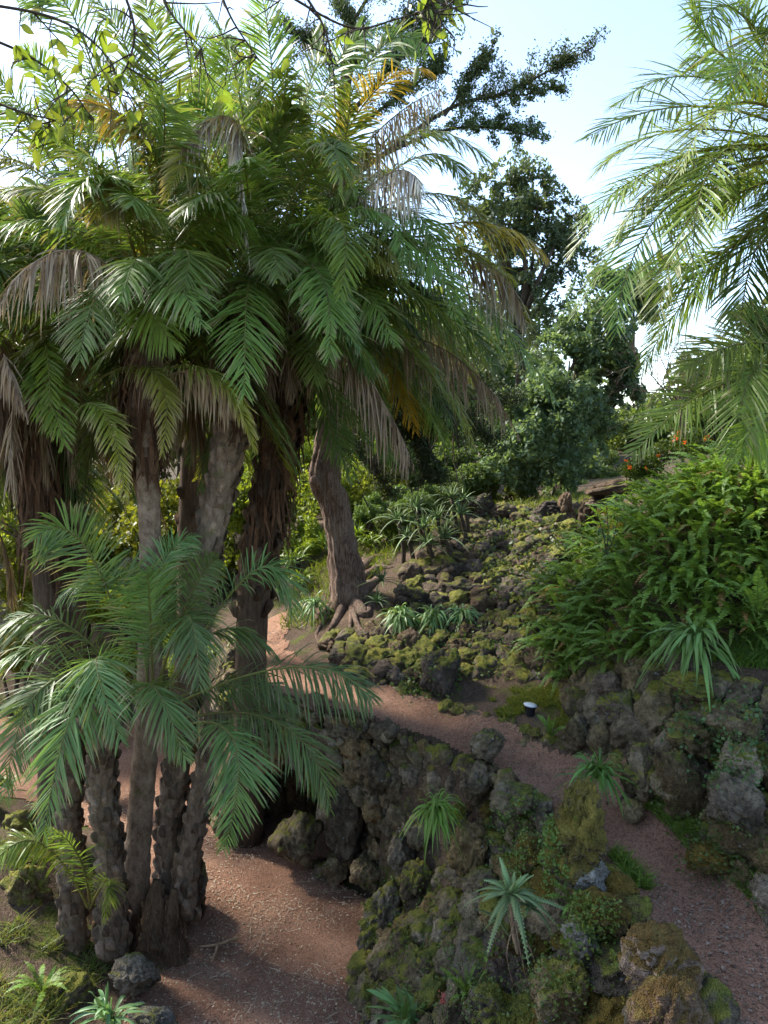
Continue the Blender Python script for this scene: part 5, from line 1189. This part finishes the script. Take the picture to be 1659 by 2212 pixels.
for rank, k in enumerate(order):
    x, y = pts[k]; nn = hn(x, y); v = int(rr.integers(6)) if rr.random() > .04 else int(rr.integers(6, 8))
    az = math.atan2(nn[0], nn[1]) + math.pi * 0 + rr.normal() * .75        # local +Y points down the slope
    R = Euler((rr.uniform(-.15, .75), rr.normal() * .25, -az)).to_matrix(); s = rr.uniform(.62, 1.05); loc = np.array([x, y, zz[k] + rr.uniform(0, .18)])
    if rank < 300:
        inst('frond', FM[v], loc, R, s, fb)
    else:
        g_ = FG[v]; V = np.concatenate(g_.v); Rm = np.array(R)
        o_ = mass.n; mass.v.append((V * s) @ Rm.T + loc); mass.c.append(np.concatenate(g_.c) * rr.uniform(.75, 1.2)); mass.q.extend(q + o_ for q in g_.q); mass.t.extend(t + o_ for t in g_.t); mass.n += len(V)
tag(mass.build('fern_fronds', M['soft'], fb), kind='stuff')
# a few separate ferns
def fern(base, n, s, seed, label):
    r = np.random.default_rng(seed); o = empty('fern', base); tag(o, label, 'fern')
    for k in range(n): inst('frond', FM[int(r.integers(6))], base, Euler((r.uniform(.1, 1.0), r.normal() * .2, k * 2.4)).to_matrix(), s * r.uniform(.7, 1.2), o)
fern(P(1245, 1960, 6.0), 12, .42, 1, 'small bright fern between the aloe and the mossy rocks')
fern(P(1640, 1330, 7.9), 14, 1.1, 2, 'fern overhanging the upper grass at the right edge')
fern(P(1190, 1590, 8.75), 10, .5, 3, 'little fern on the terrace edging')
fern(P(90, 2150, 7.2), 12, .6, 4, 'fern on the weedy corner bank')
fern(P(1010, 2150, 6.2), 12, .45, 5, 'feathery fern among the rocks at the bottom')
# young leafy shoot with yellowish tips in the ferns
sb = P(1310, 1200, 9.6); o = empty('sapling', sb); tag(o, 'thin sapling with yellowish glossy leaves rising from the ferns', 'sapling')
mb = MB(); ml = MB(); rr = np.random.default_rng(421)
for (x, y) in [(1290, 1110), (1310, 1095), (1335, 1120)]:
    e = P(x, y, 9.4); c = resample([sb, (sb + e) / 2 + [.02, 0, 0], e], 8); tube(mb, c, np.linspace(.008, .004, 8), 4, cap=False)
    for k in range(26):
        u = rr.uniform(.2, 1); p = c[int(u * 7)] + rr.normal(size=3) * .05
        leaf_quads(ml, p[None], .075, np.array([(.05, .10, .04)]) if u < .75 else np.array([(.30, .22, .03)]), int(rr.integers(1 << 30)))
mb.build('stem', M['dark_bark'], o); ml.build('leaves', M['strap'], o)

# ------------------------------------------------------------------ stone ledge, garden light, pale far wall
lg = empty('stone_ledge', P(1330, 1075, 13.2)); tag(lg, 'weathered layered stone slab jutting over the hill crest', 'stone slab')
for k, (x, y, w, h, d) in enumerate([(1330, 1052, 150, 24, .5), (1325, 1068, 125, 16, .45), (1310, 1082, 95, 16, .4), (1300, 1097, 60, 18, .4)]):
    boulder('slab', P(x, y, 13.2 + .02 * k), (w * 13.2 / FPX, d, h * 1.3 * 13.2 / FPX), 'rock_hill', 500 + k, (0, -.16, .1), sub=4, amp=.5, parent=lg)
fw = empty('far_wall', (4.0, 15.8, 4.3)); tag(fw, 'pale dry-stone wall glimpsed between the crest rocks', 'stone wall')
wall_patch(fw, [P(1210, 1150, 15.8), P(1300, 1150, 15.8)], [P(1215, 1085, 15.8), P(1300, 1080, 15.8)], (.10, .07, .045), (200, 400), lambda p, v: 'rock_grey', limit=90, overlap=.7)
lp_ = GP(1145, 1548, .06); gl = empty('garden_light', lp_); tag(gl, 'small round garden spotlight with pale lid on the grass terrace', 'garden light')
def disc(mb, c, prof, seg=20, tilt=0.0):
    an = np.linspace(0, 2 * np.pi, seg, endpoint=False); V = []
    for r_, z in prof: V.append(np.stack([np.cos(an) * r_, np.sin(an) * r_, np.full(seg, z) + np.cos(an) * r_ * tilt], 1))
    V = np.concatenate(V) + c; n = len(prof); i = np.arange(n * seg).reshape(n, seg); j = np.roll(i, -1, 1)
    mb.add(V, np.stack([i[:-1], j[:-1], j[1:], i[1:]], -1).reshape(-1, 4), c=(1, 1, 1))
mb = MB(); disc(mb, lp_, [(.055, -.06), (.062, .0), (.074, .05), (.080, .07)]); mb.build('housing', M['metal'], gl, smooth=True)
mb = MB(); disc(mb, lp_ + [0, 0, .07], [(.081, -.004), (.087, .003), (.082, .014), (.05, .022), (.0001, .027)], tilt=-.12); mb.build('lid', M['lens'], gl, smooth=True)

# ------------------------------------------------------------------ ground cover (stuff)
def blades(name, P_, Ln, w, c1, c2, rs, m='soft', lean=.5, label=None, cat='grass'):
    r = np.random.default_rng(rs); n = len(P_); d = norm(np.stack([r.normal(size=n) * lean, r.normal(size=n) * lean, np.ones(n)], 1)); s = norm(np.cross(d, r.normal(size=(n, 3))))
    l_ = (Ln * r.uniform(.4, 1.2, n))[:, None]; W = w * r.uniform(.7, 1.2, (n, 1)); b_ = norm(np.stack([d[:, 0], d[:, 1], 0 * d[:, 0]], 1)) * l_ * .35
    M1 = P_ + d * l_ * .55; E_ = P_ + d * l_ * .92 + b_ - [0, 0, 0] 
    V = np.stack([P_ - s * W, P_ + s * W, M1 - s * W * .7, M1 + s * W * .7, E_], 1).reshape(-1, 3); k = np.arange(n)[:, None] * 5
    u = r.random((n, 1)); c = np.asarray(c1) * (1 - u) + np.asarray(c2) * u
    mb = MB(); mb.add(V, k + [0, 1, 3, 2], k + [2, 3, 4], np.repeat(c, 5, 0)); o = mb.build(name, M[m]); return tag(o, label, cat, None, 'stuff')
def on_ground(n, poly, rs, dens=None, dz=0.0):
    r = np.random.default_rng(rs); p = np.array(poly); lo_, hi = p.min(0), p.max(0); x = r.uniform(lo_[0], hi[0], n * 4); y = r.uniform(lo_[1], hi[1], n * 4)
    k = in_poly(x, y, poly)
    if dens is not None: k &= fbm(np.stack([x * dens, y * dens, 0 * x], -1), rs, 3) > -.02
    x, y = x[k][:n], y[k][:n]; return np.stack([x, y, height(x, y, False) + dz], 1)
TERR = [(0.85, 9.9), (1.2, 9.55), (1.8, 9.2), (2.3, 8.85), (2.5, 9.3), (2.2, 9.8), (1.4, 10.2)]
blades('terrace_grass', on_ground(5200, TERR, 1, 2.5), .075, .006, (.10, .15, .02), (.26, .29, .05), 1, label='short mossy grass covering the small terrace')
blades('verge_grass', np.vstack([on_ground(3400, [(2.6, 7.3), (3.0, 6.4), (3.2, 5.6), (3.6, 5.6), (3.5, 6.4), (3.0, 7.2)], 2, 3), on_ground(500, [(2.2, 6.3), (2.1, 6.8), (2.25, 6.8), (2.35, 6.3)], 3)]), .15, .008, (.09, .15, .025), (.19, .26, .04), 2, label='green grass and weeds along the right verge of the path')
blades('ledge_grass', on_ground(3800, [(3.5, 8.0), (4.3, 7.6), (5.2, 7.4), (5.2, 8.2), (4.2, 8.4)], 4), .15, .008, (.06, .12, .018), (.13, .20, .03), 3, label='bright grass on the ledge under the ferns')
blades('bank_grass', on_ground(5200, [(-3.2, 7.2), (-3.0, 8.2), (-3.6, 9.3), (-4.8, 9.8), (-5.8, 8.5), (-4.5, 6.5), (-3.4, 6.4)], 5, 2.0), .2, .006, (.16, .14, .06), (.12, .18, .04), 4, 'soft', .9, 'dry grass and straw on the bank beside the palm stems')
blades('hill_grass', on_ground(4200, [(-1.8, 13.2), (-1.0, 12.6), (-.3, 13.7), (0.5, 15), (2, 16.8), (4.5, 16.3), (5, 18), (-2, 18), (-2.6, 15)], 6, 1.2), .25, .008, (.07, .11, .015), (.17, .2, .03), 5, label='rough grass on the hillside round the cedar')
blades('dry_grass', on_ground(1800, [(2.3, 12.5), (3.8, 14), (3.7, 15), (2.8, 15), (1.9, 14)], 7, 1.5), .16, .006, (.25, .15, .09), (.16, .13, .04), 6, 'dry', .9, 'dry reddish grass near the crest rocks')
# creepers on the hill
S = np.concatenate(SAMP); 
def near_px(S, poly, ymax=99, ymin=0): 
    x, y = proj(S[:, :3]); return S[in_poly(x, y, poly) & (S[:, 1] < ymax) & (S[:, 1] > ymin)]
def creeper(name, Pn, count, size, c1, c2, rs, label, off=.03, m='soft', jit=.05):
    r = np.random.default_rng(rs); k = r.integers(0, len(Pn), count); p = Pn[k, :3] + Pn[k, 3:] * off + r.normal(size=(count, 3)) * jit
    u = r.random((count, 1)); c = np.asarray(c1) * (1 - u) + np.asarray(c2) * u
    mb = MB(); leaf_quads(mb, p, size, c, rs, .6, .8); return tag(mb.build(name, M[m]), label, 'creeper', None, 'stuff')
gp = on_ground(600, [(1.7, 13), (2.6, 12), (3.4, 13), (3.8, 14.4), (3, 15), (2.2, 14.5)], 8); gp = np.concatenate([gp, np.tile([0, 0, 1.], (len(gp), 1))], 1)
creeper('hill_creeper', np.vstack([near_px(S, [(1020, 1140), (1150, 1110), (1240, 1160), (1240, 1290), (1080, 1300), (1040, 1240)], 99, 11.5), gp]), 6000, .075, (.06, .10, .028), (.13, .18, .06), 11, 'pale green creeper sprawling over the upper slope', .06, jit=.08)
creeper('wall_creeper', near_px(S, [(1040, 1760), (1180, 1700), (1230, 1900), (1180, 2000), (1060, 1950)], 8), 4200, .03, (.09, .16, .035), (.2, .3, .08), 12, 'tiny-leaved creeper on the rocks left of the tall mossy boulder', .02, jit=.025)
creeper('rock_weeds', near_px(S, [(1180, 1900), (1330, 1960), (1350, 2212), (1180, 2212), (1130, 2000)], 7), 4600, .03, (.10, .18, .035), (.22, .31, .07), 13, 'bright small-leaved weeds among the foreground rocks', .02, jit=.025)
creeper('boulder_weeds', near_px(S, [(780, 1880), (1000, 1880), (1060, 2100), (800, 2090)], 9.5), 3600, .03, (.09, .16, .03), (.18, .26, .05), 14, 'small weeds on the mossy boulders by the lower path', .015, jit=.02)
creeper('ledge_weeds', near_px(S, [(1400, 1500), (1659, 1480), (1659, 1700), (1500, 1700)], 9), 2200, .04, (.05, .11, .03), (.12, .2, .07), 15, 'round-leaved weeds growing between the rocks at the right', .03, jit=.04)
creeper('verge_weeds', near_px(S, [(1380, 1700), (1659, 1800), (1659, 1960), (1450, 1860)], 8), 1500, .035, (.07, .13, .03), (.15, .22, .06), 16, 'leafy weeds at the foot of the right wall', .03, jit=.05)
creeper('slope_weeds', near_px(S, [(820, 1380), (1240, 1300), (1240, 1520), (860, 1520)], 13, 9), 3600, .05, (.05, .09, .02), (.11, .155, .04), 17, 'scattered weeds over the mossy rockery', .02, jit=.05)
creeper('corner_weeds', near_px(S, [(900, 2040), (1180, 2040), (1200, 2212), (880, 2212)], 7.5), 2600, .034, (.10, .17, .05), (.20, .28, .09), 18, 'feathery pale weeds over the rocks at the bottom centre', .03, jit=.04)
# moss cushions on stones
r = np.random.default_rng(20); near = S[(S[:, 1] < 11) & (S[:, 5] > .1)]
f = fbm(near[:, :3] * 2.6, 31, 3); near = near[f > .08]
k = r.integers(0, len(near), 15000); p = near[k, :3] + r.normal(size=(15000, 3)) * [.028, .028, .014]
u = r.random((15000, 1)); c = np.array((.06, .065, .010)) * (1 - u) + np.array((.20, .17, .022)) * u
mb = MB(); leaf_quads(mb, p, .017, c, 21, .9, .7); tag(mb.build('moss', M['soft']), 'yellow-green moss cushions on the volcanic rocks', 'moss', None, 'stuff')
# litter on the paths
def litter(name, n, mask, box, rs, label, straw=.3, tone=1.0):
    r = np.random.default_rng(rs); x = r.uniform(box[0], box[1], n * 5); y = r.uniform(box[2], box[3], n * 5); k = mask(x, y) & (fbm(np.stack([x * 1.3, y * 1.3, 0 * x], -1), rs + 40, 3) + r.normal(size=len(x)) * .12 > -.02); x, y = x[k][:n], y[k][:n]; n = len(x)
    z = height(x, y, False); z = np.where(in_poly(x, y, POCKET) & in_poly(x, y, LOWDIRT), 0, z) + .022
    a = r.uniform(0, 6.283, n); big = r.random(n) < straw; ln = np.where(big, r.uniform(.05, .22, n) ** 1.15, r.uniform(.008, .03, n)); w = np.where(big, r.uniform(.002, .006, n), ln * .35)
    d = np.stack([np.cos(a), np.sin(a), r.normal(size=n) * .06], 1) * ln[:, None]; s = np.stack([-np.sin(a), np.cos(a), r.normal(size=n) * .3], 1) * w[:, None]; p = np.stack([x, y, z], 1)
    bend = s * (r.normal(size=n) * 1.2)[:, None] + [0, 0, .004]
    V = np.stack([p - d / 2 - s, p - d / 2 + s, p + bend - s, p + bend + s, p + d / 2 - s * .6, p + d / 2 + s * .6], 1).reshape(-1, 3); k = np.arange(n)[:, None] * 6
    u = r.random((n, 1)); c = np.array((.16, .10, .07)) * (1 - u) + np.array((.50, .40, .29)) * u; c = c * tone
    mb = MB(); mb.add(V, np.concatenate([k + [0, 1, 3, 2], k + [2, 3, 5, 4]]), c=np.repeat(c, 6, 0)); tag(mb.build(name, M['dry']), label, 'litter', None, 'stuff')
litter('straw_litter', 6500, lmask, (-5, .4, 5.5, 12.5), 1, 'dry straw and leaf bits scattered on the lower dirt path', .16)
litter('leaf_litter', 9500, pmask, (-3, 3.6, 4.2, 13.5), 2, 'dry leaf bits and twigs scattered on the upper path', .06, .7)
# fallen branch piece by the palm
mb = MB(); tube(mb, resample([PZ(430, 2045, .05), PZ(470, 2040, .06), PZ(515, 2025, .05)], 8), np.linspace(.012, .02, 8), 6, (1.8, 1.6, 1.3), rough=.3); tube(mb, resample([PZ(470, 2040, .06), PZ(465, 2060, .05), PZ(455, 2080, .04)], 6), np.linspace(.02, .006, 6), 5, (1.8, 1.6, 1.3))
tag(mb.build('fallen_branch', M['palm_bark'], smooth=True), 'broken pale branch lying on the dirt by the palm base', 'branch')

fl = P(955, 2165, 6.3); o = empty('pink_flower', fl - [0, 0, .12]); tag(o, 'small pink flower spike among the weeds at the bottom edge', 'flower')
mb = MB(); tube(mb, resample([fl - [0, 0, .12], fl + [.01, 0, 0], fl + [.005, 0, .07]], 6), np.linspace(.005, .003, 6), 4, (.6, 1, .5)); mb.build('stem', M['palm_bark'], o)
mb = MB(); q_ = rng.normal(size=(46, 3)) * [.016, .016, .035] + fl + [0, 0, .04]; leaf_quads(mb, q_, .028, np.tile((.45, .13, .15), (46, 1)) * rng.uniform(.7, 1.2, (46, 1)), 77); mb.build('blossoms', M['soft'], o)

# ------------------------------------------------------------------ overhanging branch near the camera
ob = empty('overhanging_branch', P(-200, 0, 4.2)); tag(ob, 'leafy branch with yellow-green leaves hanging into the top of the photo', 'branch')
lm = MB(); t = np.linspace(0, 1, 6); W = np.array([.03, .42, .5, .42, .22, .01]) * .42
V = np.stack([np.stack([-W, t, .05 * np.abs(W) - .10 * t ** 2], 1), np.stack([0 * W, t, -.06 - .10 * t ** 2], 1), np.stack([W, t, .05 * np.abs(W) - .10 * t ** 2], 1)], 1).reshape(-1, 3); i = np.arange(5)[:, None] * 3
lm.add(V, np.concatenate([i + [0, 1, 4, 3], i + [1, 2, 5, 4]]), c=(.16, .21, .028)); lme = lm.mesh('leaf', M['soft'], smooth=True)
rr = np.random.default_rng(501)
for pts, nl in [([(-80, 60, 4.0), (60, 120, 4.1), (150, 190, 4.2), (200, 260, 4.3)], 26), ([(-80, 0, 4.2), (120, 40, 4.2), (230, 120, 4.3), (260, 200, 4.4)], 30), ([(-60, 200, 4.2), (40, 240, 4.2), (120, 260, 4.3)], 22), ([(250, -60, 4.3), (290, 60, 4.3), (270, 150, 4.3), (220, 190, 4.3)], 8), ([(330, -60, 4.3), (370, 30, 4.3), (440, 110, 4.3)], 8),
                ([(560, -60, 4.5), (640, 0, 4.5), (760, 60, 4.5), (860, 40, 4.5), (960, 10, 4.5)], 12), ([(640, -40, 4.5), (700, 60, 4.5), (720, 150, 4.5)], 4), ([(880, -60, 4.5), (930, 0, 4.5), (960, 60, 4.5)], 12), ([(460, -60, 4.5), (500, 40, 4.4), (560, 130, 4.4)], 6), ([(1000, -60, 4.6), (985, -5, 4.6), (930, 40, 4.6)], 8)]:
    c = resample([P(*q) for q in pts], 26); mb = MB(); tube(mb, c, np.linspace(.009, .003, 26), 5, cap=False)
    ends = []
    for k in range(12):
        p = c[int(rr.integers(5, 26))]; q = p + np.array([rr.normal() * .14, rr.normal() * .1, rr.normal() * .12 - .08]); tube(mb, resample([p, (p + q) / 2 + rr.normal(size=3) * .02, q], 5), np.linspace(.005, .002, 5), 4, cap=False); ends += [q, (p + q) / 2]
    tw = mb.build('twig', M['dark_bark'], ob)
    for k in range(int(nl * 1.5)):
        e = ends[int(rr.integers(len(ends)))] if rr.random() < .8 else c[int(rr.integers(8, 26))]
        d = Euler((rr.uniform(-1.9, -.4), rr.normal() * .5, rr.uniform(0, 6.28))).to_matrix(); inst('leaf', lme, e, d, rr.uniform(.06, .115), tw)
